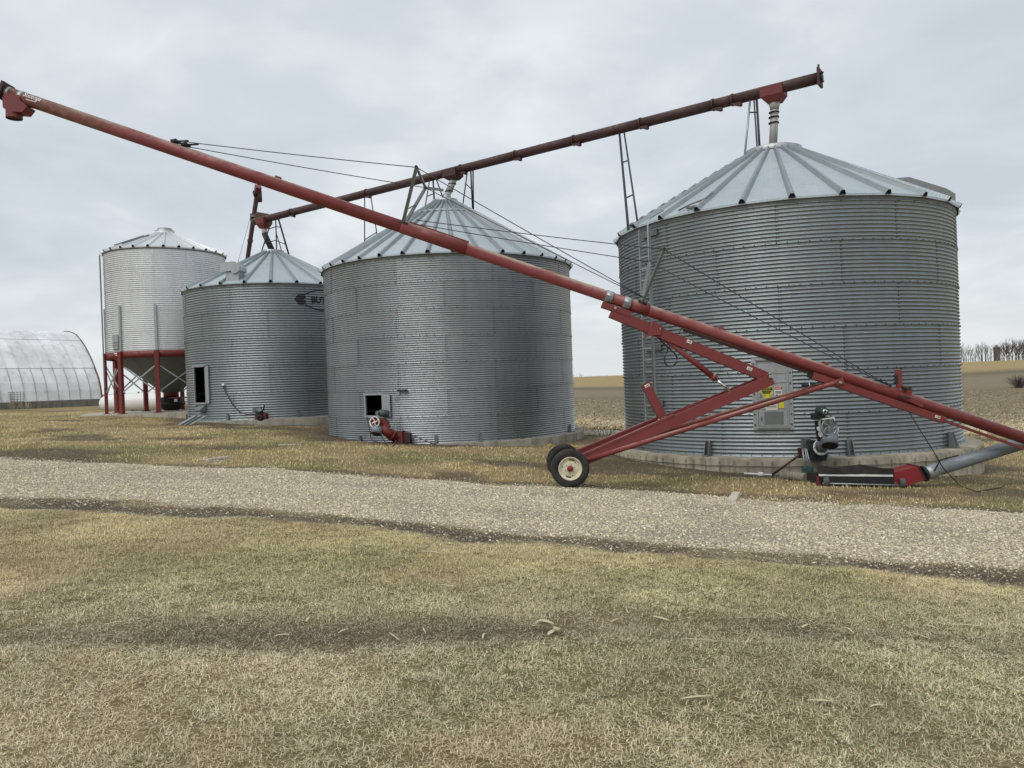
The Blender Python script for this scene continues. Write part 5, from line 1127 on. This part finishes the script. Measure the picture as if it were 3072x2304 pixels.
k0, k1 = fl0 - tilt * 0.02, h1(2480, 1318, -0.22); part('elbow_tube', MB().tube(k0, k1, 0.12, n=24), M['greytube'], ph1)
s0, s1 = h1(2489, 1306, -0.22), h1(2490, 1337, -0.34); part('discharge_spout', MB().tube(s0, s1, 0.165, 0.17, n=28), M['greytube'], ph1); sdn = (s1 - s0).normalized(); part('spout_mouth', MB().tube(s1 + sdn * .001, s1 + sdn * .004, 0.158, n=28), M['black'], ph1)
part('support_block', MB().prism([h1(x, y, 0.12) for x, y in ((2444, 1362), (2484, 1364), (2478, 1382), (2438, 1381))], Vector((0, .35, 0))), M['black'], ph1)
fy = -0.36; pc = h1(2486.6, 1282.5, fy)
frm = part('belt_frame', MB().prism([h1(x, y, fy + .10) for x, y in ((2455, 1257), (2503, 1253), (2511, 1283), (2517, 1307), (2514, 1311), (2460, 1311), (2457, 1305), (2462, 1284))], Vector((0, .05, 0))), M['white'], ph1)
part('frame_wing', MB().prism([h1(x, y, fy + .05) for x, y in ((2511, 1279), (2516, 1282), (2517, 1292), (2511, 1295))], Vector((0, .06, 0))), M['white'], frm); part('frame_wing', MB().prism([h1(x, y, fy + .05) for x, y in ((2458, 1280), (2453, 1284), (2455, 1292), (2461, 1294))], Vector((0, .06, 0))), M['white'], frm)
part('frame_opening', MB().prism([h1(x, y, fy + .092) for x, y in ((2466, 1261), (2501, 1257), (2508, 1283), (2500, 1300), (2470, 1300), (2464, 1283))], Vector((0, .007, 0))), M['galv'], frm)
part('frame_bar', MB().beam(h1(2465, 1258, fy), h1(2503, 1252.5, fy), 0.05, 0.022), M['white'], frm)
pul1 = pulley('pulley', pc, (0.08, -1, 0.05), 0.178, M['galv'], ph1, 5, 0.04)
mc = h1(2474, 1235, fy + 0.02); part('drive_motor', MB().lathe(mc + Vector((0, .30, 0)), [(0.02, 0), (0.085, 0), (0.105, .03), (0.105, .24), (0.085, .28), (0.03, .29)], (0, -1, 0), 24), M['green'], ph1)
part('motor_pulley', MB().lathe(mc + Vector((0, -.0, 0)), [(0.028, .0), (0.05, .0), (0.05, .03), (0.028, .03)], (0, -1, 0), 20), M['chrome'], ph1)
part('motor_box', MB().box(mc + Vector((-0.15, .15, -.10)), 0.11, 0.2, 0.14), M['black'], ph1); part('motor_base', MB().box(mc + Vector((-0.02, .14, -.125)), 0.22, 0.25, 0.03), M['black'], ph1)
for s in (-1, 1):
    part('drive_belt', MB().path([mc + Vector((s * 0.05, -0.02, -.0)), pc + Vector((s * 0.165, 0, 0.06))], 0.009, 6), M['blackrubber'], ph1)
part('chain_guard', MB().path([h1(2449, 1262, fy + .2), h1(2450, 1285, fy + .2), h1(2453, 1305, fy + .2), h1(2457, 1322, fy + .15)], 0.035, 6), M['black'], ph1)
part('gear_box', MB().box(h1(2437, 1342, 0.1), 0.16, 0.25, 0.30), M['black'], ph1); part('switch_box', MB().box(h1(2418, 1333, 0.45), 0.18, 0.14, 0.28), M['galvdark'], ph1)
part('lever_plate', MB().box(h1(2401, 1359, 0.2), 0.10, 0.04, 0.22), M['redold'], ph1); part('lever_arm', MB().path([h1(2408, 1359, .2), h1(2430, 1352, .2)], 0.022, 6), M['black'], ph1)
g_ = gpt(2312, 1424); part('prop_rod', MB().path([h1(2398, 1365, .12), Vector((g_.x, g_.y, g_.z))], 0.028, 6), M['redold'], ph1)
part('cord', MB().path([h1(2436, 1352, .05), h1(2424, 1368, .1), h1(2418, 1355, .1), h1(2428, 1345, .05)], 0.01, 6), M['blackrubber'], ph1)

# head on bin 2 (red, white spoked wheel)
t2_, _ = cyl_hit(b2, 1195, 1320); pb_ = cpt(b2, t2_, b2.R + 0.4, 0)
ph2 = root('unloading_auger', (pb_.x, pb_.y, H(pb_.x, pb_.y)), 'red unloading auger head with white spoked pulley below the open square hatch', 'auger head')
HY2 = pb_.y + 0.05
def h2(x, y, dy=0.0): return at(x, y, HY2 + dy)
part('auger_tube', MB().tube(h2(1143, 1282, -0.30), h2(1188, 1316, -0.02), 0.14, n=24), M['redleg'], ph2)
part('tube_flange', MB().tube(h2(1174, 1305, -.10), h2(1178, 1308, -.08), 0.17, n=24), M['redleg'], ph2)
part('gear_box', MB().prism([h2(x, y, -0.1) for x, y in ((1182, 1297), (1206, 1293), (1208, 1334), (1200, 1334), (1180, 1321))], Vector((0, .42, 0))), M['redleg'], ph2)
part('bearing_box', MB().prism([h2(x, y, -0.02) for x, y in ((1208, 1297), (1229, 1298), (1230, 1327), (1208, 1330))], Vector((0, .36, 0))), M['redold'], ph2)
part('outlet_tube', MB().tube(h2(1200, 1314, 0.1), cpt(b2, t2_, b2.R - 0.1, h2(1200, 1314, .1).z), 0.14, n=20), M['redold'], ph2)
axp = Vector((-0.38, -0.92, 0.08)); pc = h2(1124, 1266.5, -0.42); pulley('pulley', pc, axp, 0.175, M['white'], ph2, 4, 0.04)
part('belt_guard', MB().tube(pc - axp.normalized() * 0.10, pc - axp.normalized() * 0.045, 0.17, n=28), M['redleg'], ph2)
part('head_frame', MB().prism([h2(x, y, -0.32) for x, y in ((1143, 1258), (1150, 1254), (1168, 1278), (1164, 1290), (1140, 1288))], Vector((0, .25, 0))), M['redleg'], ph2)
part('discharge_spout', MB().tube(h2(1133, 1280, -.32), h2(1128, 1302, -.42), 0.16, 0.165, n=24), M['greytube'], ph2); q = h2(1128, 1302, -.42); part('spout_mouth', MB().tube(q, q + (q - h2(1133, 1280, -.32)).normalized() * .004, 0.154, n=24), M['black'], ph2)
mc = h2(1140, 1239, -0.2); part('drive_motor', MB().lathe(mc + Vector((.10, .08, -.02)), [(0.02, -.16), (0.09, -.16), (0.115, -.12), (0.115, .10), (0.09, .15), (0.03, .16)], (-0.72, -0.5, 0.1), 22), M['motor'], ph2)
part('motor_pulley', MB().tube(mc + Vector((-.06, -.05, 0)), mc + Vector((-.09, -.08, 0)), 0.065, n=16), M['galvdark'], ph2); part('motor_mount', MB().prism([h2(x, y, -.25) for x, y in ((1147, 1258), (1151, 1254), (1168, 1268), (1166, 1271))], Vector((0, .22, 0))), M['redold'], ph2)
part('switch_box', MB().box(h2(1182, 1289, .1), 0.20, 0.12, 0.10), M['galv'], ph2); part('switch_lever', MB().tube(h2(1188, 1287, .1), h2(1188, 1275, .1), 0.018, n=6), M['galv'], ph2)
part('cord', MB().path([h2(1101, 1250, 0), h2(1104, 1270, -.05), h2(1110, 1295, -.05), h2(1113, 1315, 0), h2(1122, 1324, 0.0), h2(1140, 1328, .05)], 0.012, 6), M['blackrubber'], ph2)
part('cord', MB().path([h2(1141, 1295, -.3), h2(1146, 1312, -.28), gpt(1163, 1341) + Vector((0, 0, .02))], 0.014, 6), M['blackrubber'], ph2)
g_ = gpt(1309, 1333); part('prop_rod', MB().path([h2(1228, 1302, .1), g_], 0.022, 6), M['galvdark'], ph2)
g_ = gpt(1180, 1339); part('stand_leg', MB().path([h2(1190, 1320, .1), g_], 0.03, 6), M['redold'], ph2)

# head on bin 3 (small, red base, grey motor)
t3_, _ = cyl_hit(b3, 780, 1245); pb_ = cpt(b3, t3_, b3.R + 0.2, 0)
ph3 = root('unloading_auger', (pb_.x, pb_.y, H(pb_.x, pb_.y)), 'small unloading auger head on a red box at the logo bin foot', 'auger head')
HY3 = pb_.y - 0.05
def h3(x, y, dy=0.0): return at(x, y, HY3 + dy)
part('base_box', MB().prism([h3(x, y) for x, y in ((764, 1241), (797, 1240), (796, 1261), (765, 1262))], Vector((0, .30, 0))), M['redleg'], ph3)
part('bearing_ring', MB().lathe(h3(781, 1252, -.01), [(0.05, 0), (0.14, 0), (0.14, .04), (0.05, .04)], (0, -1, 0), 20), M['black'], ph3)
part('drive_motor', MB().lathe(h3(779, 1232, .2), [(0.02, 0), (0.12, 0), (0.14, .05), (0.14, .25), (0.08, .30), (0.02, .30)], (0.1, -1, 0), 20), M['motor'], ph3)
part('motor_pulley', MB().tube(h3(779, 1229, -.12), h3(779, 1229, -.16), 0.075, n=14), M['galv'], ph3); part('lever', MB().tube(h3(790, 1232, 0), h3(793, 1215, 0), 0.03, n=8), M['black'], ph3); part('side_box', MB().box(h3(764, 1231, .1), 0.12, 0.14, 0.16), M['galvdark'], ph3)
c0 = on_wall(b3, 668, 1156, 0.04); part('outlet', MB().tube(c0, c0 + Vector((0.05, -.1, .03)), 0.05, n=10), M['white'], ph3)
part('cord', MB().path([on_wall(b3, 668, 1158, .08), on_wall(b3, 680, 1182, .1), on_wall(b3, 697, 1212, .1), on_wall(b3, 718, 1235, .1), on_wall(b3, 740, 1243, .12), h3(764, 1242, .1)], 0.018, 6), M['blackrubber'], ph3)

# ================================================================== ROUND-ROOFED BARN
E0 = at(304, 1197, 66.0); wdv = Vector((-0.83, 0.558, 0)); axv = Vector((-0.558, -0.83, 0))
arch = []
for px, py in ((304, 1197), (300.5, 1168), (295.9, 1145), (289.5, 1124), (281.6, 1104), (273.5, 1083), (264, 1063), (252.5, 1041), (239.5, 1022.5), (229, 1010), (218, 1003), (208, 999.5), (196, 997.5)):
    d = ray(px, py); t = (E0.x - 66 * d.x) / (0.558 * d.x + 0.83); arch.append((t, EYE + d.z * (66 + 0.558 * t)))
hwid = arch[-1][0]
bn = root('round_roof_barn', (E0.x, E0.y, H(E0.x, E0.y)), 'weathered pale metal barn with an arched roof and concrete footing', 'barn')
def bp(s, t, z): p = E0 + axv * s + wdv * t; return Vector((p.x, p.y, z))
M['barnrib'] = simple('grey_barn_rib', (0.56, 0.56, 0.55), 0.7, 0.2, 0.25, 2)
CW = 0.86; NCOL = 16; rows = [(0, 4), (4, 8), (8, 12)]; Ob = org(bn)
for ri, (i0, i1) in enumerate(rows):
    mb = MB(); pts = arch[i0:i1 + 1]; lift = 0.02 * (2 - ri)
    for (t0, z0), (t1, z1) in zip(pts[:-1], pts[1:]):
        n_ = Vector((wdv.x * (z1 - z0), wdv.y * (z1 - z0), -(t1 - t0))).normalized() * -1
        o_ = n_ * (0.02 * ri)
        a, b_, c_, d_ = bp(0, t0, z0) + o_, bp(CW, t0, z0) + o_, bp(CW, t1, z1) + o_, bp(0, t1, z1) + o_
        mb.add([a, b_, c_, d_], [(0, 1, 2, 3)], True)
        e_ = n_ * 0.06; mb.add([a + o_, a + e_, d_ + e_, d_ + o_, a + axv * 0.05 + e_, d_ + axv * 0.05 + e_, a + axv * .05, d_ + axv * .05], [(0, 1, 2, 3), (1, 4, 5, 2), (4, 6, 7, 5)])
    rb_ = MB()
    for (t0, z0), (t1, z1) in zip(pts[:-1], pts[1:]):
        n_ = Vector((wdv.x * (z1 - z0), wdv.y * (z1 - z0), -(t1 - t0))).normalized() * -1; rb_.prism([bp(0, t0, z0) + n_ * .02, bp(0, t1, z1) + n_ * .02, bp(0, t1, z1) + n_ * .06, bp(0, t0, z0) + n_ * .06], axv * 0.055)
    rme_ = rb_.mesh('seam_rib', M['barnrib'], Ob); me_ = mb.mesh('roof_sheet', M['barn'], Ob)
    for k in range(NCOL): o = inst('roof_sheet', me_, bn, axv * (CW * k)); inst('seam_rib', rme_, bn, axv * (CW * k))
    t_, z_ = pts[0]
    if ri: part('lap_edge', MB().beam(bp(0, t_, z_ - .03), bp(CW * NCOL, t_, z_ - .03), 0.06, 0.06), M['barnrib'], bn)
mb = MB(); far = [(2 * hwid - t, z) for t, z in reversed(arch)]; Lb = CW * NCOL
for (t0, z0), (t1, z1) in zip(far[:-1], far[1:]): mb.add([bp(0, t0, z0), bp(Lb, t0, z0), bp(Lb, t1, z1), bp(0, t1, z1)], [(0, 1, 2, 3)], True)
part('roof_slope', mb, M['barn'], bn)
outl = arch + far[1:]; M['barntrim'] = simple('brown_barn_trim', (0.13, 0.075, 0.065), 0.8, 0, 0.3, 3)
mb = MB()
for (t0, z0), (t1, z1) in zip(outl[:-1], outl[1:]):
    c = Vector((0, 0, 0)); up = Vector((-wdv.x * (z1 - z0), -wdv.y * (z1 - z0), (t1 - t0))).normalized()
    mb.prism([bp(-0.06, t0, z0) + up * 0.16, bp(-0.06, t1, z1) + up * 0.16, bp(-0.06, t1, z1) - up * .12, bp(-0.06, t0, z0) - up * .12], axv * 0.05)
part('gable_trim', mb, M['barntrim'], bn)
mb = MB(); mb.add([bp(0.0, t, z) for t, z in outl], [tuple(range(len(outl)))]); part('gable_wall', mb, M['barn'], bn)
mb = MB(); gb = H(E0.x, E0.y) - 1.0
mb.prism([bp(-0.1, -0.06, arch[0][1] + 0.03), bp(Lb, -0.06, arch[0][1] + 0.03), bp(Lb, -0.06, gb - 1), bp(-0.1, -0.06, gb - 1)], wdv * (2 * hwid + 0.12)); part('footing', mb, M['barnbase'], bn)
# wire panel leaning by the barn, with dead weeds
wp = gpt(36, 1228); wpr = root('wire_panel', wp, 'rusty wire livestock panel standing among dead weeds by the barn', 'wire panel')
wy = wp.y
for k in range(9): x_ = -6 + k * 9.6; part('wire', MB().tube(at(x_, 1176 + k * .2, wy), at(x_ + 1, 1217, wy), 0.018, n=5), M['twig'], wpr)
for k in range(6): part('wire', MB().tube(at(-8, 1178 + 7 * k, wy), at(72, 1177 + 7 * k - 1, wy), 0.016, n=5), M['twig'], wpr)
mb = MB()
for k in range(60):
    x_ = random.uniform(-10, 90); b_ = at(x_, 1230 + random.uniform(-4, 4), wy - 0.3); b_.z = GZ(b_.x, b_.y); mb.tube(b_, b_ + Vector((random.gauss(0, .12), random.gauss(0, .12), random.uniform(.25, .75))), 0.010, 0.004, n=4)
wd_ = thing('dead_weeds', mb, M['straw'], 'dry weeds growing at the foot of the wire panel', 'weeds'); wd_['kind'] = 'stuff'

# ================================================================== PROPANE TANKS
def tank(pxl, pyc, y, L, r, label):
    p = at(pxl, pyc, y); ax = Vector((1, 0.12, 0)).normalized(); c0 = Vector((p.x, p.y, p.z)); g_ = H(c0.x + 2.4, c0.y)
    t = root('propane_tank', (c0.x + 2.4, c0.y + .3, g_), label, 'propane tank', 'white propane tanks behind the hopper bin')
    hc_ = [(0.01, 0.0), (r * .35, 0.04 * r / .5), (r * .65, 0.14 * r / .5), (r * .88, .32 * r / .5), (r, .52 * r / .5)]
    part('shell', MB().lathe(c0, hc_ + [(r, L - .52 * r / .5)] + [(a, L - b_) for a, b_ in reversed(hc_[:-1])], ax, 40), M['tank'], t)
    part('dome_cover', MB().lathe(c0 + ax * (L * .5) + Vector((0, 0, r - .05)), [(0.24, 0), (0.24, .14), (0.18, .20), (0.01, .22)], (0, 0, 1), 20), M['tank'], t)
    for f in (.22, .78): q = c0 + ax * (L * f); part('saddle', MB().box(Vector((q.x, q.y, (c0.z - r + .1 + g_ - .2) / 2)), 0.3, 0.9, c0.z - r + .1 - g_ + .2), M['concretegrey'], t)
    part('valve', MB().tube(c0 + ax * L * .3 + Vector((0, 0, r - .02)), c0 + ax * L * .3 + Vector((0, 0, r + .1)), 0.05, n=10), M['galvdark'], t)
tank(336, 1210, 45.0, 5.0, 0.53, 'white propane tank nearer the hopper bin legs'); tank(298, 1211, 47.0, 5.0, 0.53, 'white propane tank on the barn side, behind the other tank')

# ================================================================== DISTANT TREES, SILO, SHRUB
def bare_tree(seed, h, spread, lev=4, thin=1.0):
    r_ = random.Random(seed); mb = MB()
    def grow(p, d, l, r, lv):
        e_ = p + d * l; mb.tube(p, e_, r, r * .62, n=4 if lv < lev else 5, caps=False)
        if lv == 0: return
        n_ = r_.choice((2, 3, 3)) if lv < lev else r_.choice((4, 5, 6))
        for k in range(n_):
            f = r_.uniform(0.35, 1.0) if k else 1.0; az = r_.uniform(0, 6.28); tl = r_.uniform(0.15, 0.75) * spread if k else r_.uniform(0, .25)
            ax = Vector((math.cos(az), math.sin(az), 0)); nd = (d + ax * math.tan(min(tl, 1.2))).normalized(); grow(p.lerp(e_, f), nd, l * r_.uniform(.55, .8), r * (.62 if k == 0 else .42), lv - 1)
    grow(Vector((0, 0, -0.3)), Vector((0, 0, 1)), h * .34, 0.115 * thin * h / 6, lev); zm = max(v.z for v in mb.v); s = h / zm
    for v in mb.v: v *= s
    return mb
TM = [bare_tree(s, 6.0, 0.6, 5).mesh('bare_tree', M['bark'], fix=False) for s in (1, 2, 3)]; BMs = [bare_tree(s, 5.0, 1.0, 5, 1.0).mesh('bare_tree', M['twig'], fix=False) for s in (5, 6, 7)]
def put(me, x, y, s, label, cat, group, rz):
    o = bpy.data.objects.new('bare_tree', me); COL.objects.link(o); o.location = (x, y, H(x, y)); o.scale = (s, s, s); o.rotation_euler = (0, 0, rz); tag(o, label, cat, group)
for k in range(24):
    px = 2868 + k * 5.4 + random.uniform(-2, 2); y = random.uniform(258, 285); x = ray(px, 1085).x * y
    put(random.choice(TM), x, y, random.uniform(.8, 1.18), 'slender bare tree in the open windbreak beyond the field', 'tree', 'slender bare trees in the windbreak', random.uniform(0, 6))
for k in range(60):
    px = 2994 + k * 4.2 + random.uniform(-3, 3); y = random.uniform(262, 300); x = ray(px, 1085).x * y
    put(random.choice(BMs), x, y, random.uniform(1.05, 1.5) * (0.85 if k < 3 else 1.1), 'twiggy spreading bare tree in the dense grove beside the old silo', 'tree', 'bare trees of the dense grove', random.uniform(0, 6))
BS = [bare_tree(s, 2.2, 1.5, 5, 1.1).mesh('bare_shrub', M['twig'], fix=False) for s in (15, 16)]
for k in range(46):
    px = 2868 + k * 8.0 + random.uniform(-3, 3); y = random.uniform(255, 262); x = ray(px, 1085).x * y
    o = bpy.data.objects.new('bare_shrub', BS[k % 2]); COL.objects.link(o); o.location = (x, y, H(x, y)); s = random.uniform(.6, 1.0); o.scale = (s * 1.3, s * 1.3, s); o.rotation_euler = (0, 0, k); tag(o, 'low tangled brush growing under the windbreak and grove trees', 'brush', 'low brush under the far trees')
for k, (px, s) in enumerate(((1722, 1.0), (1730, .85), (1738, 1.15), (1744, 1.0))):
    y = 790 + k * 4; put(BMs[k % 3], ray(px, 1120).x * y, y, s, 'distant bare tree on the skyline seen between the two wide bins', 'tree', 'distant skyline trees', k)
for k in range(9):
    px = 1757 + k * 8; y = 900; put(BMs[k % 3], ray(px, 1122).x * y, y, .62, 'low far-off hedge tree along the skyline beside the large bin', 'tree', 'far hedge trees', k)
y = 266; x = ray(2991, 1080).x * y; g_ = H(x, y); so = root('old_silo', (x, y, g_), 'old dark silo with a domed cap among the bare trees', 'silo')
part('silo_wall', MB().lathe((x, y, 0), [(1.0, g_ - .5), (1.0, g_ + 4.3)], n=20), M['barnbase'], so); part('silo_rim', MB().lathe((x, y, 0), [(1.0, g_ + 4.25), (1.15, g_ + 4.25), (1.15, g_ + 4.7), (0.7, g_ + 4.9), (.4, g_ + 4.95)], n=20), M['barnbase'], so)
part('silo_cap', MB().lathe((x, y, 0), [(0.42, g_ + 4.9), (0.42, g_ + 5.3), (0.2, g_ + 5.5), (0.01, g_ + 5.55)], n=14), M['galvdark'], so)
p = gpt(3055, 1163); sm = MB()
for k in range(16):
    q_ = bare_tree(31 + k, 1.0, 0.9, 4, 0.9); rz = random.uniform(0, 6.28); tl = random.uniform(.1, .95); Rm = Matrix.Rotation(rz, 3, 'Z') @ Matrix.Rotation(tl, 3, 'Y'); sm.add([Rm @ v * random.choice((.8, 1.0)) if False else Rm @ v for v in q_.v], q_.f)
sh = bpy.data.objects.new('bare_shrub', sm.mesh('bare_shrub', M['twig'], fix=False)); COL.objects.link(sh); sh.location = p; k = p.y * 42 / 2308; sh.scale = (k * 1.3, k * 1.3, k); tag(sh, 'leafless rounded shrub standing alone in the harvested field', 'shrub')
p = gpt(1800, 1302); mb = MB()
for k in range(26):
    b_ = p + Vector((random.gauss(0, .8), random.gauss(0, .25), 0)); b_.z = GZ(b_.x, b_.y); q = b_ + Vector((random.gauss(0, .2), random.gauss(0, .1), random.uniform(.15, .42))); mb.path([b_, b_.lerp(q, .6) + Vector((.03, 0, .04)), q], 0.008, 4)
w_ = thing('dead_weeds', mb, M['twig'], 'sparse dead weed stalks in the gap left of the large bin', 'weeds'); w_['kind'] = 'stuff'

# ================================================================== SMALL THINGS ON THE GROUND
def on(px, py, lift=0.0): return gpt(px, py) + Vector((0, 0, lift))
p = on(2202, 1500); mb = MB().beam(on(2196, 1512, .035), on(2210, 1484, .035), 0.13, 0.075); o = thing('wood_block', mb, M['wood'], 'short weathered wood block lying on the edge of the gravel drive', 'wood block')
mb = MB().beam(on(620, 1386, .03), on(686, 1378, .04), 0.10, 0.04); thing('board', mb, M['wood'], 'long pale split board on the grass beside the gravel drive', 'board')
mb = MB().beam(on(625, 1389, .02), on(690, 1384, .02), 0.05, 0.03); thing('lath', mb, M['wood'], 'thin grey lath lying next to the pale board', 'lath')
mb = MB().beam(on(834, 1336, .03), on(888, 1336, .03), 0.06, 0.03); thing('branch', mb, M['wood'], 'straight dry stick on the grass between the wide hatch bin and the logo bin', 'stick')
# sheet-metal door panel leaning by bin 3
a = on(532, 1275); b_ = on(575, 1274); lean = Vector((0.35, 0.62, 0.30)); shp = root('steel_panel', a, 'flat ribbed steel door panel leaning against the logo bin footing', 'steel panel')
mb = MB().prism([a, b_, b_ + lean, a + lean], Vector((0, -0.012, 0.02))); part('sheet', mb, M['galv'], shp)
for f in (0.33, 0.66): q = a.lerp(b_, f); part('stiffener', MB().beam(q + Vector((0, -.03, .03)), q + lean + Vector((0, -.03, .03)), 0.05, 0.03), M['galvdark'], shp)
# pale concrete lids between bins
for (px, py, w_, nm, lb) in ((1792, 1299, 1.05, 'concrete_lid', 'rounded pale concrete lid in the gap between the two wide bins'), (1862, 1300, .8, 'concrete_lid', 'second pale concrete lid tucked against the large bin footing')):
    p = on(px, py); mb = MB().lathe(p - Vector((0, 0, .08)), [(w_, 0), (w_ * .96, .12), (w_ * .7, .19), (w_ * .02, .22)], n=24)
    for v in mb.v: v.y = p.y + (v.y - p.y) * .55
    thing(nm, mb, M['slab'], lb, 'lid')
# things along the foot of bin 1's foundation
rp_ = root('drain_hose', on(2378, 1436), 'pale ribbed plastic drain hose lying along the large bin foundation', 'hose')
pts = [on(2342, 1437, .09), on(2365, 1438, .09), on(2395, 1440, .08), on(2416, 1443, .07)]
part('hose_core', MB().path(pts, 0.085, 14), M['concrete'], rp_)
for k in range(12): f = k / 11 * (len(pts) - 1.001); i = int(f); q = pts[i].lerp(pts[i + 1], f - i); d = (pts[i + 1] - pts[i]).normalized(); part('hose_rib', MB().tube(q - d * .012, q + d * .012, 0.098, n=14), M['concrete'], rp_)
mb = MB().tube(on(2232, 1423, .05), on(2316, 1428, .05), 0.022, n=8).tube(on(2276, 1426, .05), on(2290, 1427, .05), 0.05, n=10); thing('pipe_fitting', mb, M['white'], 'thin white pipe with a coupling on the soil by the foundation', 'pipe')
p = on(2424, 1440); eb = root('junction_box', p, 'grey electrical junction box with conduits at the foundation foot', 'junction box')
part('enclosure', MB().box(p + Vector((0, 0, .20)), 0.20, 0.14, 0.22), M['motor'], eb); part('stand', MB().box(p + Vector((0.03, 0, .045)), 0.16, 0.12, 0.09), M['galvdark'], eb)
for dx in (-.05, .03, .08): part('conduit', MB().tube(p + Vector((dx, .05, .30)), p + Vector((dx * .6, .16, .66)), 0.014, n=6), M['galv'], eb)
for pts, lb in ((((1645, 1340), (1652, 1332), (1656, 1338), (1646, 1344)), 'loop of yellow twine on the soil by the wide hatch bin footing'), (((1706, 1337), (1716, 1341), (1726, 1344), (1734, 1346)), 'loose strand of yellow twine on the soil near the wheels')):
    mb = MB().path([on(x, y, .03 + .03 * (k % 2)) for k, (x, y) in enumerate(pts)], 0.018, 6); thing('twine', mb, M['rope'], lb, 'twine')
# corn husk and scattered stalk leaves on the lawn
def leaf(mb, a, d, L, w, curl, up=0.02):
    d = Vector((d[0], d[1], 0)).normalized(); s = Vector((-d.y, d.x, 0)); n_ = 7; vs = []
    for k in range(n_ + 1):
        f = k / n_; c = a + d * (L * f) + s * (curl * math.sin(f * 2.2) * L) + Vector((0, 0, up + 0.5 * up * math.sin(f * 3.1))); ww = w * math.sin(math.pi * (0.08 + 0.9 * f)) ** .6 * .5
        vs += [c - s * ww, c + Vector((0, 0, ww * .5)), c + s * ww]
    fs = []
    for k in range(n_): o = k * 3; fs += [(o, o + 3, o + 4, o + 1), (o + 1, o + 4, o + 5, o + 2)]
    mb.add(vs, fs, True)
hk = on(1640, 1888, .02); hr = root('corn_husk', hk, 'large pale corn husk lying on the muddy wheel track in the lawn', 'corn husk')
for k in range(6):
    mb = MB(); a = hk + Vector((.05 + random.uniform(-.01, .01), -.04 + random.uniform(-.02, .02), .008 * k)); leaf(mb, a, (-1, .62 + random.uniform(-.22, .22)), random.uniform(.13, .21), random.uniform(.022, .042), random.uniform(-.1, .1), .03); part('husk_leaf', mb, M['straw'], hr, fix=False)
part('husk_stub', MB().tube(hk + Vector((.05, -.04, .03)), hk + Vector((.10, -.06, .02)), .018, n=8), M['straw'], hr)
mb = MB(); leaf(mb, hk + Vector((.05, -.06, 0)), (-.5, -.75), .10, .04, .1); part('husk_leaf', mb, M['straw'], hr, fix=False)
spots = [(1842, 1868, 40, .5), (1985, 1863, 60, 2.6), (2075, 1849, 25, .1), (2110, 1927, 120, -.1), (2240, 1860, 70, .0), (2340, 1850, 50, 2.2), (2540, 1895, 50, 2.1), (2760, 1910, 60, 2.3), (2900, 1885, 70, -.2), (1340, 1762, 60, -.15), (1290, 1665, 80, -.3), (870, 1725, 40, .3),
         (690, 1712, 40, 1.0), (35, 1846, 80, .1), (925, 1862, 35, 1.5), (1030, 1890, 45, .6), (1185, 1905, 75, 2.4), (1275, 1890, 50, 2.0), (1450, 1905, 40, 1.4), (455, 2010, 50, 1.1), (760, 2045, 35, 2.0), (350, 1880, 55, .2), (845, 1905, 40, .1), (2090, 2104, 90, .05), (2460, 2112, 70, -.05), (2635, 2128, 40, .0), (2415, 1880, 40, .4), (2790, 1885, 45, 2.7), (1880, 1845, 45, 1.8), (1560, 2060, 40, 2.2)]
for px, py, L, an in spots:
    a = on(px, py, .012); L_ = L * a.y / 2308 * random.uniform(.9, 1.3); mb = MB(); d = (math.cos(an), math.sin(an) * 2.2); leaf(mb, a - Vector((d[0], d[1], 0)).normalized() * L_ / 2, d, L_, random.uniform(.010, .022), random.uniform(-.2, .2), .015)
    thing('stalk_leaf', mb, M['straw'], 'thin dry corn stalk leaf lying loose on the lawn', 'corn leaf', 'loose corn leaves on the lawn')
